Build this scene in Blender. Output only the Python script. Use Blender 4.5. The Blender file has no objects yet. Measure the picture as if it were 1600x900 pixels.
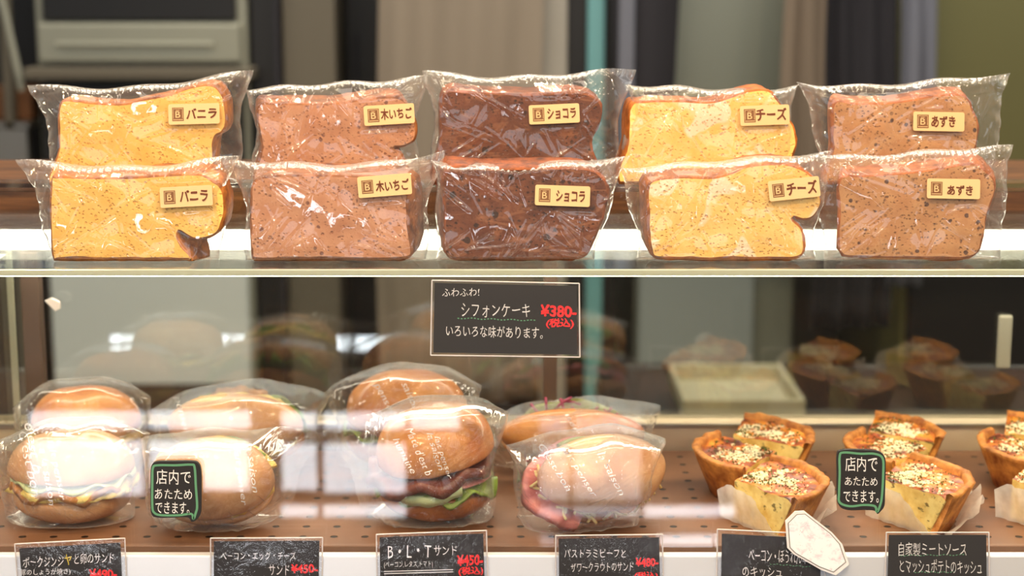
import bpy, math, random
import numpy as np
from mathutils import Vector, Matrix, noise
from mathutils.geometry import tessellate_polygon

# ------------------------------------------------------------------ camera, light, exposure
SC = bpy.context.scene
COL = SC.collection
F, TH = 2617.0, math.radians(10.7)
CX, CY, CZ = 0.0, -1.33, 1.3355
ct, st = math.cos(TH), math.sin(TH)
cam = bpy.data.cameras.new('camera')
cam.lens = 36.0 * F / 1600.0
cam.sensor_width = 36.0
cam.clip_start = 0.05
camo = bpy.data.objects.new('camera', cam)
COL.objects.link(camo)
camo.location = (CX, CY, CZ)
camo.rotation_euler = (math.pi / 2 - TH, 0, 0)
SC.camera = camo
cam.dof.use_dof = True
cam.dof.focus_distance = 1.36 * ct + 0.2 * st
cam.dof.aperture_fstop = 4.8
cam.dof.aperture_blades = 0

SC.view_settings.view_transform = 'Standard'
SC.view_settings.look = 'None'
SC.view_settings.gamma = 1.0
SC.view_settings.use_curve_mapping = False
SC.view_settings.exposure = 0.45
SC.cycles.transparent_max_bounces = 40
SC.cycles.max_bounces = 10
SC.cycles.glossy_bounces = 6
SC.cycles.transmission_bounces = 8
SC.cycles.sample_clamp_indirect = 6.0
SC.cycles.caustics_reflective = False
SC.cycles.caustics_refractive = False
SC.cycles.use_denoising = True

W = bpy.data.worlds.new('world'); SC.world = W
W.use_nodes = True
W.node_tree.nodes['Background'].inputs[0].default_value = (0.86, 0.93, 1.0, 1)
W.node_tree.nodes['Background'].inputs[1].default_value = 0.25

PANE_HI, PANE_LO = 1.25, 11.5       # radiance of the daylight in the upper panes / in the low panes of the shop door
LED_BACK, LED_GLINT = 14.0, 7.0


def spot(x, y, z, tx, ty, tz, power, col, radius=0.035, size=70):
    l = bpy.data.lights.new('ceiling_or_glint_spot', 'SPOT')
    l.energy = power; l.color = col; l.shadow_soft_size = radius
    l.spot_size = math.radians(size); l.spot_blend = 0.6
    o = bpy.data.objects.new('ceiling_or_glint_spot', l); COL.objects.link(o)
    o.location = (x, y, z)
    o.rotation_euler = (Vector((tx, ty, tz)) - Vector((x, y, z))).to_track_quat('-Z', 'Y').to_euler()


WARM = (1.0, 0.74, 0.42)
for sx in (-1.0, -0.5, 0.0, 0.5, 1.0):
    spot(sx, -0.62, 2.7, sx * 0.75, 0.05, 1.12, 21, WARM)
    spot(sx * 1.3 + 0.12, -1.25, 2.7, sx * 0.7, 0.05, 1.12, 22, WARM, 0.03)
for sx in (-0.75, 0.3, 1.2):
    spot(sx, 0.55, 2.7, sx * 0.7, 0.10, 1.12, 9, WARM, 0.04)


for lx, ly, lz in ((-1.7, -1.3, 1.85), (-0.85, -1.45, 2.05), (0.75, -1.45, 2.0), (1.6, -1.3, 1.8), (-2.2, -0.4, 1.7), (2.2, -0.4, 1.75)):
    spot(lx, ly, lz, lx * 0.2, 0.05, 1.14, 9, (1.0, 0.7, 0.36), 0.025, 60)  # low lamps added to put warm streak glints on the film creases


def area(x, y, z, tx, ty, tz, sx, sy, power, col):
    l = bpy.data.lights.new('ceiling_panel', 'AREA')
    l.shape = 'RECTANGLE'; l.size = sx; l.size_y = sy; l.energy = power; l.color = col
    o = bpy.data.objects.new('ceiling_panel', l); COL.objects.link(o)
    o.location = (x, y, z)
    o.rotation_euler = (Vector((tx, ty, tz)) - Vector((x, y, z))).to_track_quat('-Z', 'Y').to_euler()


area(0.0, 1.5, 2.75, 0.0, 1.7, 0.0, 2.6, 0.5, 42, (1.0, 0.93, 0.8))     # kitchen ceiling light
area(0.0, -0.9, 2.78, 0.0, -0.6, 0.0, 2.2, 0.4, 7, (1.0, 0.92, 0.8))   # shop ceiling light


# ------------------------------------------------------------------ helpers
def ray(px, row):
    a = (px - 800.0) / F; b = (row - 450.0) / F
    return a, ct - b * st, -st - b * ct


def at(px, row, Y):
    a, dy, dz = ray(px, row)
    t = (Y - CY) / dy
    return CX + a * t, CZ + dz * t          # X, Z


def at_z(px, row, Z):
    a, dy, dz = ray(px, row)
    t = (Z - CZ) / dz
    return CX + a * t, CY + dy * t          # X, Y


def lin(*c):
    o = []
    for v in c[:3]:
        v = v / 255.0
        o.append(v / 12.92 if v <= 0.04045 else ((v + 0.055) / 1.055) ** 2.4)
    return (*o, 1.0)


class NT:
    def __init__(self, name):
        self.m = bpy.data.materials.new(name)
        self.m.use_nodes = True
        self.t = self.m.node_tree
        self.t.nodes.clear()
        self.out = self.n('ShaderNodeOutputMaterial')

    def n(self, typ, **kw):
        nd = self.t.nodes.new(typ)
        for k, v in kw.items():
            if k == 'inp':
                for a, b in v.items():
                    nd.inputs[a].default_value = b
            else:
                setattr(nd, k, v)
        return nd

    def l(self, a, b):
        self.t.links.new(a, b)

    def coord(self, scale=(1, 1, 1), rot=(0, 0, 0)):
        tc = self.n('ShaderNodeTexCoord')
        mp = self.n('ShaderNodeMapping')
        mp.inputs['Scale'].default_value = scale
        mp.inputs['Rotation'].default_value = rot
        self.l(tc.outputs['Object'], mp.inputs['Vector'])
        return mp.outputs[0]

    def noise(self, vec, scale, detail=3, rough=0.55, dist=0.0):
        nd = self.n('ShaderNodeTexNoise', inp={'Scale': scale, 'Detail': detail, 'Roughness': rough, 'Distortion': dist})
        self.l(vec, nd.inputs['Vector'])
        return nd.outputs['Fac']

    def voro(self, vec, scale, feature='F1', rand=1.0):
        nd = self.n('ShaderNodeTexVoronoi', feature=feature, inp={'Scale': scale, 'Randomness': rand})
        self.l(vec, nd.inputs['Vector'])
        return nd.outputs['Distance']

    def ramp(self, fac, stops, interp='LINEAR'):
        nd = self.n('ShaderNodeValToRGB')
        cr = nd.color_ramp
        cr.interpolation = interp
        while len(cr.elements) < len(stops):
            cr.elements.new(0.5)
        for e, (p, c) in zip(cr.elements, stops):
            e.position = p
            e.color = c if isinstance(c, tuple) else (c, c, c, 1)
        self.l(fac, nd.inputs[0])
        return nd.outputs[0]

    def mix(self, fac, a, b, mode='MIX'):
        nd = self.n('ShaderNodeMix', data_type='RGBA', blend_type=mode)
        for sock, v in ((nd.inputs[0], fac), (nd.inputs[6], a), (nd.inputs[7], b)):
            if hasattr(v, 'links') or hasattr(v, 'is_linked'):
                self.l(v, sock)
            else:
                sock.default_value = v
        return nd.outputs[2]

    def math(self, op, a, b=0.0, c=None, clamp=False):
        nd = self.n('ShaderNodeMath', operation=op, use_clamp=clamp)
        for s, v in zip(nd.inputs, (a, b) if c is None else (a, b, c)):
            if hasattr(v, 'is_linked'):
                self.l(v, s)
            else:
                s.default_value = v
        return nd.outputs[0]

    def bump(self, h, strength=0.4, dist=0.001, normal=None):
        nd = self.n('ShaderNodeBump', inp={'Strength': strength, 'Distance': dist})
        self.l(h, nd.inputs['Height'])
        if normal is not None:
            self.l(normal, nd.inputs['Normal'])
        return nd.outputs[0]

    def pbr(self, col, rough=0.6, metal=0.0, normal=None, spec=0.5, sss=0.0, sssr=0.004, emit=None, es=0.0, trans=0.0, coat=0.0):
        p = self.n('ShaderNodeBsdfPrincipled')
        for key, v in (('Base Color', col), ('Roughness', rough), ('Metallic', metal), ('Specular IOR Level', spec)):
            if hasattr(v, 'is_linked'):
                self.l(v, p.inputs[key])
            else:
                p.inputs[key].default_value = v
        if normal is not None:
            self.l(normal, p.inputs['Normal'])
        if sss:
            p.inputs['Subsurface Weight'].default_value = sss
            p.inputs['Subsurface Radius'].default_value = (1.0, 0.6, 0.3)
            p.inputs['Subsurface Scale'].default_value = sssr
        if emit is not None:
            p.inputs['Emission Color'].default_value = emit
            p.inputs['Emission Strength'].default_value = es
        if coat:
            p.inputs['Coat Weight'].default_value = coat
            p.inputs['Coat Roughness'].default_value = 0.08
        self.l(p.outputs[0], self.out.inputs[0])
        return self.m

    def schlick(self, f0, k=1.0, power=5.0, normal=None):
        lw = self.n('ShaderNodeLayerWeight', inp={'Blend': 0.5})
        if normal is not None:
            self.l(normal, lw.inputs['Normal'])
        p = self.math('POWER', lw.outputs['Facing'], power)
        return self.math('MULTIPLY_ADD', p, k * (1 - f0), f0, clamp=True)


def plain(name, rgb, rough=0.6, metal=0.0, spec=0.5, bump=0.0, bscale=300, vary=0.0, coat=0.0):
    b = NT(name)
    col = lin(*rgb)
    c, nrm = col, None
    v = b.coord()
    if vary:
        f = b.noise(v, bscale * 0.25, 4)
        lo = tuple(max(0, x * (1 - vary)) for x in col[:3]) + (1,)
        hi = tuple(min(1, x * (1 + vary)) for x in col[:3]) + (1,)
        c = b.ramp(f, [(0.3, lo), (0.7, hi)])
    if bump:
        nrm = b.bump(b.noise(v, bscale, 4), bump, 0.001)
    return b.pbr(c, rough, metal, nrm, spec, coat=coat)


def film(name, tint=(0.985, 0.985, 0.98), f0=0.05, k=0.8, haze=0.035, rough=0.05, bstr=0.25, bscale=90, power=3.5, hazecol=(0.9, 0.9, 0.92)):
    b = NT(name)
    v = b.coord((1, 1, 1))
    n1 = b.noise(v, bscale, 3, 0.5, 0.4)
    n2 = b.noise(b.coord((1.0, 1.0, 0.35), (0, 0.5, 0)), bscale * 2.2, 2, 0.5, 1.0)
    h = b.math('ADD', n1, b.math('MULTIPLY', n2, 0.5))
    nrm = b.bump(h, bstr, 0.004)
    tr = b.n('ShaderNodeBsdfTransparent', inp={'Color': (*tint, 1)})
    gl = b.n('ShaderNodeBsdfGlossy', inp={'Roughness': rough, 'Color': (1, 1, 1, 1)})
    b.l(nrm, gl.inputs['Normal'])
    df = b.n('ShaderNodeBsdfDiffuse', inp={'Color': (*hazecol, 1)})
    m1 = b.n('ShaderNodeMixShader')
    hz = b.schlick(haze, 0.5, 3.0)
    b.l(hz, m1.inputs[0]); b.l(tr.outputs[0], m1.inputs[1]); b.l(df.outputs[0], m1.inputs[2])
    m2 = b.n('ShaderNodeMixShader')
    b.l(b.schlick(f0, k, power, nrm), m2.inputs[0]); b.l(m1.outputs[0], m2.inputs[1]); b.l(gl.outputs[0], m2.inputs[2])
    b.l(m2.outputs[0], b.out.inputs[0])
    return b.m


def glass(name, f0=0.04, k=1.0, tint=(0.97, 0.985, 0.975), rough=0.0, power=5.0):
    b = NT(name)
    tr = b.n('ShaderNodeBsdfTransparent', inp={'Color': (*tint, 1)})
    gl = b.n('ShaderNodeBsdfGlossy', inp={'Roughness': rough})
    m2 = b.n('ShaderNodeMixShader')
    b.l(b.schlick(f0, k, power), m2.inputs[0]); b.l(tr.outputs[0], m2.inputs[1]); b.l(gl.outputs[0], m2.inputs[2])
    b.l(m2.outputs[0], b.out.inputs[0])
    return b.m


def emitter(name, rgb, s):
    b = NT(name)
    e = b.n('ShaderNodeEmission', inp={'Color': (*rgb, 1), 'Strength': s})
    b.l(e.outputs[0], b.out.inputs[0])
    return b.m


def mobj(name, verts, faces, mat, parent=None, smooth=False, mi=None, kind=None, label=None):
    me = bpy.data.meshes.new(name)
    me.from_pydata([tuple(v) for v in verts], [], [tuple(f) for f in faces])
    for m in (mat if isinstance(mat, (list, tuple)) else [mat]):
        me.materials.append(m)
    if mi is not None:
        me.polygons.foreach_set('material_index', list(mi))
    if smooth:
        me.polygons.foreach_set('use_smooth', [True] * len(me.polygons))
    me.update()
    o = bpy.data.objects.new(name, me)
    COL.objects.link(o)
    if parent is not None:
        o.parent = parent
        o.matrix_parent_inverse = Matrix.Translation(-parent.location)
    if kind: o['kind'] = kind
    if label: o['label'] = label
    return o


def thing(name, label, cat, loc=(0, 0, 0), group=None):
    o = bpy.data.objects.new(name, None)
    o.empty_display_size = 0.02
    COL.objects.link(o)
    o.location = loc
    o['label'] = label; o['category'] = cat
    if group: o['group'] = group
    return o


def tag(o, label, cat, group=None):
    o['label'] = label; o['category'] = cat
    if group: o['group'] = group
    return o


class MB:
    def __init__(s):
        s.v, s.f = [], []

    def add(s, v, f):
        n = len(s.v)
        s.v += [tuple(p) for p in v]
        s.f += [tuple(i + n for i in q) for q in f]
        return s

    def box(s, x0, x1, y0, y1, z0, z1, b=0.0):
        if b <= 0:
            v = [(x, y, z) for x in (x0, x1) for y in (y0, y1) for z in (z0, z1)]
            f = [(0, 1, 3, 2), (4, 6, 7, 5), (0, 4, 5, 1), (2, 3, 7, 6), (0, 2, 6, 4), (1, 5, 7, 3)]
            return s.add(v, f)
        # bevelled box
        import bmesh
        bm = bmesh.new()
        bmesh.ops.create_cube(bm, size=1.0)
        for q in bm.verts:
            q.co = Vector(((x0 + x1) / 2 + q.co.x * (x1 - x0), (y0 + y1) / 2 + q.co.y * (y1 - y0), (z0 + z1) / 2 + q.co.z * (z1 - z0)))
        bmesh.ops.bevel(bm, geom=bm.edges[:] , offset=b, segments=2, affect='EDGES', profile=0.5)
        bm.verts.ensure_lookup_table()
        bm.verts.index_update()
        v = [tuple(q.co) for q in bm.verts]
        f = [tuple(q.index for q in p.verts) for p in bm.faces]
        bm.free()
        return s.add(v, f)

    def tube(s, pts, r, n=10, cap=True):
        pts = [Vector(p) for p in pts]
        rings = []
        for i, p in enumerate(pts):
            d = (pts[min(i + 1, len(pts) - 1)] - pts[max(i - 1, 0)]).normalized()
            u = d.orthogonal().normalized() if i == 0 else (rings[-1][1] - d * rings[-1][1].dot(d)).normalized()
            w = d.cross(u)
            rr = r[i] if isinstance(r, (list, tuple)) else r
            rings.append(([p + (u * math.cos(2 * math.pi * k / n) + w * math.sin(2 * math.pi * k / n)) * rr for k in range(n)], u))
        v = [q for ring, _ in rings for q in ring]
        f = []
        for i in range(len(pts) - 1):
            for k in range(n):
                f.append((i * n + k, i * n + (k + 1) % n, (i + 1) * n + (k + 1) % n, (i + 1) * n + k))
        if cap:
            f.append(tuple(range(n - 1, -1, -1)))
            f.append(tuple((len(pts) - 1) * n + k for k in range(n)))
        return s.add(v, f)

    def prism(s, poly, y0, y1):
        """polygon in X,Z extruded from y0 (front) to y1"""
        n = len(poly)
        v = [(x, y0, z) for x, z in poly] + [(x, y1, z) for x, z in poly]
        tri = tessellate_polygon([[Vector((x, z, 0)) for x, z in poly]])
        f = []
        for a, b, c in tri:
            (xa, za), (xb, zb), (xc, zc) = poly[a], poly[b], poly[c]
            if (xb - xa) * (zc - za) - (zb - za) * (xc - xa) < 0:
                b, c = c, b
            f.append((a, b, c)); f.append((n + a, n + c, n + b))
        area = sum(poly[i][0] * poly[(i + 1) % n][1] - poly[(i + 1) % n][0] * poly[i][1] for i in range(n))
        for i in range(n):
            j = (i + 1) % n
            f.append((i, n + i, n + j, j) if area > 0 else (j, n + j, n + i, i))
        return s.add(v, f)

    def build(s, name, mat, parent=None, smooth=False, kind=None, label=None):
        return mobj(name, s.v, s.f, mat, parent, smooth, None, kind, label)


def grid_faces(nu, nv, off=0, wrap=False):
    f = []
    for j in range(nv - 1):
        for i in range(nu - (0 if wrap else 1)):
            k = (i + 1) % nu
            f.append((off + j * nu + i, off + j * nu + k, off + (j + 1) * nu + k, off + (j + 1) * nu + i))
    return f


def nz(x, y, z=0.0, s=1.0):
    return noise.noise(Vector((x * s, y * s, z * s)))


def catmull(poly, per=6):
    out = []
    n = len(poly)
    P = [np.array(p, float) for p in poly]
    for i in range(n):
        p0, p1, p2, p3 = P[i - 1], P[i], P[(i + 1) % n], P[(i + 2) % n]
        for k in range(per):
            t = k / per
            out.append(0.5 * ((2 * p1) + (-p0 + p2) * t + (2 * p0 - 5 * p1 + 4 * p2 - p3) * t * t + (-p0 + 3 * p1 - 3 * p2 + p3) * t ** 3))
    return [tuple(p) for p in out]


# text --------------------------------------------------------------
def glyph_mesh(s, offset=0.0, warp=0.0, seed=0, spacing=1.0):
    cu = bpy.data.curves.new('txt', 'FONT')
    cu.body = s; cu.size = 1.0; cu.offset = min(offset, 0.0); cu.resolution_u = 3
    cu.space_character = spacing
    ob = bpy.data.objects.new('txt', cu)
    COL.objects.link(ob)
    dg = bpy.context.evaluated_depsgraph_get()
    me = bpy.data.meshes.new_from_object(ob.evaluated_get(dg))
    v = [(q.co.x, q.co.y, 0.0) for q in me.vertices]
    f = [tuple(p.vertices) for p in me.polygons]
    bpy.data.objects.remove(ob); bpy.data.curves.remove(cu); bpy.data.meshes.remove(me)
    if offset > 0.003:
        v0, f0 = v, f; v, f = [], []
        for k in range(8):
            a = k * math.pi / 4
            n = len(v)
            v += [(x + offset * math.cos(a), y + offset * math.sin(a), k * 2.5e-5) for x, y, _ in v0]
            f += [tuple(i + n for i in q) for q in f0]
    if warp:
        o = seed * 7.31
        v = [(x + warp * nz(x * 1.7 + o, y * 1.9), y + warp * 1.4 * nz(x * 1.3 + 40 + o, y * 1.6), k) for x, y, k in v]
    return v, f


def text(name, s, box, Y, mat, parent, slope=0.0, offset=0.0, warp=0.06, seed=0, yfun=None, rot=None, spacing=1.0):
    """lettering filling the box (x0,row0,x1,row1) on the plane Y; slope = rows per px"""
    v, f = glyph_mesh(s, offset, warp, seed, spacing)
    xs = [p[0] for p in v]; ys = [p[1] for p in v]
    a, b, c, d = min(xs), max(xs), min(ys), max(ys)
    x0, r0, x1, r1 = box
    out = []
    for x, y, dk in v:
        u = (x - a) / (b - a); w = (d - y) / max(d - c, 1e-6)
        px = x0 + u * (x1 - x0); row = r0 + w * (r1 - r0) + slope * (px - (x0 + x1) / 2)
        if rot:
            cxp, cyp = (x0 + x1) / 2, (r0 + r1) / 2
            dx, dy = px - cxp, row - cyp
            px = cxp + dx * math.cos(rot) - dy * math.sin(rot); row = cyp + dx * math.sin(rot) + dy * math.cos(rot)
        yy = Y
        X, Z = at(px, row, Y)
        if yfun is not None:
            for _ in range(2):
                yy = yfun(X, Z)
                X, Z = at(px, row, yy)
        out.append((X, yy - dk, Z))
    return mobj(name, out, f, mat, parent)


def ribbon(pts, w, Y):
    """flat stroke along pixel points at plane Y -> verts, faces"""
    P = [np.array(at(p[0], p[1], Y)) for p in pts]
    v, f = [], []
    for i, p in enumerate(P):
        d = P[min(i + 1, len(P) - 1)] - P[max(i - 1, 0)]
        d = d / (np.linalg.norm(d) + 1e-9)
        n = np.array((-d[1], d[0])) * w / 2
        v += [(p[0] - n[0], Y, p[1] - n[1]), (p[0] + n[0], Y, p[1] + n[1])]
        if i:
            f.append((2 * i - 2, 2 * i, 2 * i + 1, 2 * i - 1))
    return v, f


# ------------------------------------------------------------------ materials
M = {}
M['ground'] = plain('shop_floor', (120, 112, 104), 0.5, vary=0.1, bscale=20)
M['paint'] = plain('wall_paint', (168, 162, 152), 0.8, vary=0.05, bscale=20)
M['darkwall'] = plain('kitchen_wall_paint', (96, 92, 84), 0.8, vary=0.05, bscale=20)
M['ceil'] = plain('ceiling_paint', (190, 186, 178), 0.9)
M['facade'] = plain('shopfront_frame_paint', (92, 84, 82), 0.6)
M['daylight_hi'] = emitter('daylight_high_panes', (0.80, 0.90, 1.0), PANE_HI)
M['daylight_dim'] = emitter('daylight_shaded_panes', (0.92, 0.92, 0.98), PANE_LO * 0.36)
M['daylight_lo'] = emitter('daylight_low_panes', (0.88, 0.93, 1.0), PANE_LO)
M['steel'] = plain('brushed_steel', (176, 172, 164), 0.34, 0.85, bump=0.03, bscale=500)
M['sill'] = plain('sill_steel', (226, 226, 230), 0.38, 0.35)
M['greysteel'] = plain('grey_oven_panel', (150, 150, 136), 0.5, 0.2, vary=0.04, bscale=10)
M['paleledge'] = plain('cream_track', (212, 196, 172), 0.45)
M['dark'] = plain('black_enamel', (22, 20, 20), 0.45)
M['charcoal'] = plain('charcoal_cloth', (44, 42, 48), 0.9, bump=0.3, bscale=900)
M['greycloth'] = plain('slate_cloth', (112, 114, 126), 0.9, bump=0.3, bscale=900)
M['linen'] = plain('linen_cloth', (142, 130, 116), 0.95, bump=0.3, bscale=900)
M['beigecloth'] = plain('beige_cloth', (122, 108, 94), 0.95, bump=0.3, bscale=900)
M['post'] = plain('grey_post_paint', (100, 93, 80), 0.7)
M['cyan'] = plain('pale_blue_plastic', (112, 168, 172), 0.5)
M['olive'] = plain('warm_steel_door', (136, 130, 84), 0.4, 0.4)
M['bluesteel'] = plain('blue_grey_panel', (150, 158, 158), 0.5, 0.0)
M['palesteel'] = plain('pale_steel_panel', (226, 232, 232), 0.5, 0.0)
M['sagesteel'] = plain('sage_steel_door', (140, 143, 130), 0.4, 0.4)
M['brownframe'] = plain('bronze_frame', (110, 92, 80), 0.4, 0.4)
M['crate'] = plain('brown_crate', (120, 76, 42), 0.7)
M['palecrate'] = plain('pale_crate', (176, 172, 148), 0.6)
M['black_card'] = plain('black_card', (34, 30, 31), 0.75, bump=0.1, bscale=1500)
M['chalk'] = plain('white_ink', (238, 232, 230), 0.8)
M['redink'] = plain('red_ink', (250, 44, 48), 0.7)
M['greenink'] = plain('green_ink', (94, 150, 112), 0.7)
M['yellowink'] = plain('yellow_ink', (214, 186, 60), 0.7)
M['label'] = plain('kraft_label', (232, 194, 140), 0.6)
M['brownink'] = plain('brown_ink', (110, 54, 28), 0.7)
M['emblem'] = plain('emblem_brown', (128, 84, 50), 0.7)
M['film'] = film('crinkled_film', f0=0.072, k=0.85, haze=0.04, bstr=0.05, bscale=60)
M['seam'] = film('welded_film_seam', f0=0.08, k=0.85, haze=0.08, bstr=0.25, bscale=160)
M['bagfilm'] = film('sandwich_bag_film', f0=0.05, k=0.8, haze=0.012, bstr=0.03, bscale=50, rough=0.03)
M['sleeve'] = film('card_sleeve_film', tint=(0.96, 0.96, 0.97), f0=0.022, k=0.9, haze=0.015, rough=0.03, bstr=0.10, bscale=190)
M['sleeve_flat'] = film('smooth_sleeve_film', tint=(0.97, 0.97, 0.975), f0=0.03, k=0.9, haze=0.02, rough=0.05, bstr=0.02, bscale=60)
M['sleeve_edge'] = plain('sleeve_weld', (214, 206, 206), 0.35)
M['frontglass'] = glass('front_glass', 0.026, 1.0, (0.985, 0.99, 0.985))
M['topglass'] = glass('top_glass', 0.05, 1.0, (0.95, 0.975, 0.955))
M['rearglass'] = glass('rear_glass', 0.085, 1.0, (0.93, 0.95, 0.94))
M['acrylic'] = glass('clear_acrylic', 0.04, 1.0, (0.985, 0.985, 0.985))


def edge_glass():
    b = NT('polished_glass_edge')  # pale diffuse and translucent mix imitates LED light carried through the edge
    tl = b.n('ShaderNodeBsdfTranslucent', inp={'Color': (0.95, 0.97, 0.80, 1)})
    gl = b.n('ShaderNodeBsdfGlossy', inp={'Roughness': 0.12, 'Color': (0.9, 0.95, 0.9, 1)})
    df = b.n('ShaderNodeBsdfDiffuse', inp={'Color': (0.84, 0.88, 0.70, 1)})
    m1 = b.n('ShaderNodeMixShader', inp={0: 0.5}); b.l(tl.outputs[0], m1.inputs[1]); b.l(df.outputs[0], m1.inputs[2])
    m2 = b.n('ShaderNodeMixShader', inp={0: 0.3}); b.l(m1.outputs[0], m2.inputs[1]); b.l(gl.outputs[0], m2.inputs[2])
    b.l(m2.outputs[0], b.out.inputs[0])
    return b.m


M['glassedge'] = edge_glass()
M['led_back'] = emitter('led_diffuser', (1.0, 0.9, 0.7), LED_BACK)
M['added_glow'] = emitter('added_glow_strip', (1.0, 0.86, 0.62), 7.0)
M['led_glint'] = emitter('led_glint', (1.0, 0.86, 0.6), LED_GLINT)


def wood():
    b = NT('dark_oak')
    v = b.coord((1.0, 8.0, 14.0))
    g = b.noise(v, 9, 6, 0.65, 0.6)
    f = b.noise(b.coord((1.5, 60, 90)), 8, 3)
    c = b.ramp(b.math('ADD', b.math('MULTIPLY', g, 0.75), b.math('MULTIPLY', f, 0.25)),
               [(0.32, lin(44, 26, 13)), (0.5, lin(94, 58, 30)), (0.68, lin(146, 98, 56))])
    return b.pbr(c, 0.45, normal=b.bump(f, 0.2, 0.001))


M['wood'] = wood()


def board():
    b = NT('perforated_brown_board')
    tc = b.n('ShaderNodeTexCoord')
    sp = b.n('ShaderNodeSeparateXYZ'); b.l(tc.outputs['Object'], sp.inputs[0])
    pitch = 0.0266

    def cell(s, off):
        m = b.math('FRACT', b.math('ADD', b.math('DIVIDE', s, pitch), off))
        return b.math('SUBTRACT', m, 0.5)
    dx, dy = cell(sp.outputs['X'], 50.22), cell(sp.outputs['Y'], 50.12)
    r = b.math('SQRT', b.math('ADD', b.math('MULTIPLY', dx, dx), b.math('MULTIPLY', dy, dy)))
    hole = b.ramp(r, [(0.105, 1.0), (0.125, 0.0)])
    v = b.coord()
    base = b.ramp(b.noise(v, 14, 5), [(0.3, lin(112, 76, 54)), (0.7, lin(140, 100, 75))])
    c = b.mix(hole, base, lin(30, 18, 12))
    inv = b.math('SUBTRACT', 1.0, hole)
    return b.pbr(c, 0.42, normal=b.bump(inv, 0.8, 0.002))


M['board'] = board()


def crumb(name, base, dark, pore, spots=None, spot_scale=60, spot_t=0.16, light=None, swirl=None, light_t=0.60):
    b = NT(name)
    v = b.coord()
    w = b.noise(v, 60, 4, 0.6)
    c = b.ramp(w, [(0.3, lin(*dark)), (0.7, lin(*base))])
    # fine open crumb: two sizes of pores
    vd = b.n('ShaderNodeVectorMath', operation='MULTIPLY_ADD')
    nn = b.n('ShaderNodeTexNoise', inp={'Scale': 300.0, 'Detail': 2.0}); b.l(v, nn.inputs['Vector'])
    b.l(nn.outputs['Color'], vd.inputs[0]); vd.inputs[1].default_value = (0.0022,) * 3; b.l(v, vd.inputs[2])
    vv = vd.outputs[0]
    p1 = b.ramp(b.voro(vv, 330), [(0.16, 1.0), (0.36, 0.0)])
    gate = b.ramp(b.noise(v, 120, 2), [(0.46, 0.0), (0.62, 1.0)])
    p2 = b.math('MULTIPLY', b.ramp(b.voro(vv, 170), [(0.14, 1.0), (0.27, 0.0)]), gate)
    pores = b.math('MAXIMUM', b.math('MULTIPLY', p1, b.ramp(b.noise(v, 75, 2), [(0.40, 0.15), (0.62, 0.9)])), p2)
    if swirl:
        s = b.noise(b.coord((1.0, 1.0, 2.6), (0, 0.35, 0)), 26, 4, 0.6, 1.6)
        c = b.mix(b.ramp(s, [(0.50, 0.0), (0.68, 0.8)]), c, lin(*swirl))
    if light:
        s = b.noise(v, 34, 2, 0.4, 0.6)
        c = b.mix(b.ramp(s, [(light_t, 0.0), (light_t + 0.05, 0.85)]), c, lin(*light))
    c = b.mix(b.math('MULTIPLY', pores, 0.85), c, lin(*pore))
    h = b.math('SUBTRACT', b.math('MULTIPLY', w, 0.6), pores)
    if spots:
        s = b.ramp(b.voro(vv, spot_scale), [(spot_t * 0.75, 1.0), (spot_t, 0.0)])
        g2 = b.ramp(b.noise(v, 41, 1), [(0.5, 0.0), (0.56, 1.0)])
        c = b.mix(b.math('MULTIPLY', b.math('MULTIPLY', s, g2), 0.85), c, lin(*spots))
    return b.pbr(c, 0.75, normal=b.bump(h, 0.7, 0.0014), spec=0.15)


def crust(name, light, dark, scale=90, gloss=0.55):
    b = NT(name)
    v = b.coord()
    n1 = b.noise(v, scale, 5, 0.65)
    c = b.ramp(n1, [(0.32, lin(*dark)), (0.66, lin(*light))])
    return b.pbr(c, gloss, normal=b.bump(b.noise(v, scale * 4, 4), 0.45, 0.0012), spec=0.35)


CK = {
    'vanilla': (crumb('vanilla_crumb', (252, 204, 114), (245, 184, 88), (228, 156, 70)), crust('vanilla_crust', (206, 126, 52), (116, 58, 22))),
    'strawberry': (crumb('raspberry_crumb', (208, 150, 114), (188, 126, 92), (148, 88, 64), spots=(112, 66, 56), spot_scale=95, spot_t=0.19), crust('raspberry_crust', (176, 108, 60), (92, 46, 24))),
    'chocolate': (crumb('chocolate_crumb', (126, 68, 40), (90, 44, 25), (48, 22, 14), spots=(34, 16, 14), spot_scale=80, spot_t=0.26, swirl=(156, 98, 64)), crust('chocolate_crust', (160, 84, 38), (74, 34, 16))),
    'cheese': (crumb('cheese_crumb', (255, 212, 132), (250, 192, 100), (236, 162, 84), light=(255, 228, 196), light_t=0.62), crust('cheese_crust', (202, 116, 46), (110, 54, 20))),
    'azuki': (crumb('azuki_crumb', (202, 150, 102), (184, 126, 82), (122, 76, 48), spots=(66, 42, 44), spot_scale=120, spot_t=0.24), crust('azuki_crust', (192, 112, 58), (116, 58, 28))),
}

# ------------------------------------------------------------------ room shell
ZT = 1.10                     # top glass
ZTRAY = at(800, 852, 0.015)[1]


def struct(name, mb, mat, parent=None):
    return mb.build(name, mat, parent, kind='structure')


struct('floor', MB().box(-2.6, 2.6, -1.7, 3.2, -0.05, 0.0), M['ground'])
struct('ceiling', MB().box(-2.6, 2.6, -1.7, 3.2, 2.8, 2.85), M['ceil'])
struct('wall_left', MB().box(-2.65, -2.6, -1.7, 3.2, 0, 2.8), M['paint'])
struct('wall_right', MB().box(2.6, 2.65, -1.7, 3.2, 0, 2.8), M['paint'])
struct('wall_back', MB().box(-2.6, 2.6, 3.2, 3.25, 0, 2.8), M['darkwall'])
YW = -1.6
struct('wall_front', MB().box(-2.6, 2.6, YW - 0.10, YW - 0.03, 0, 2.8), M['facade'])
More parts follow.
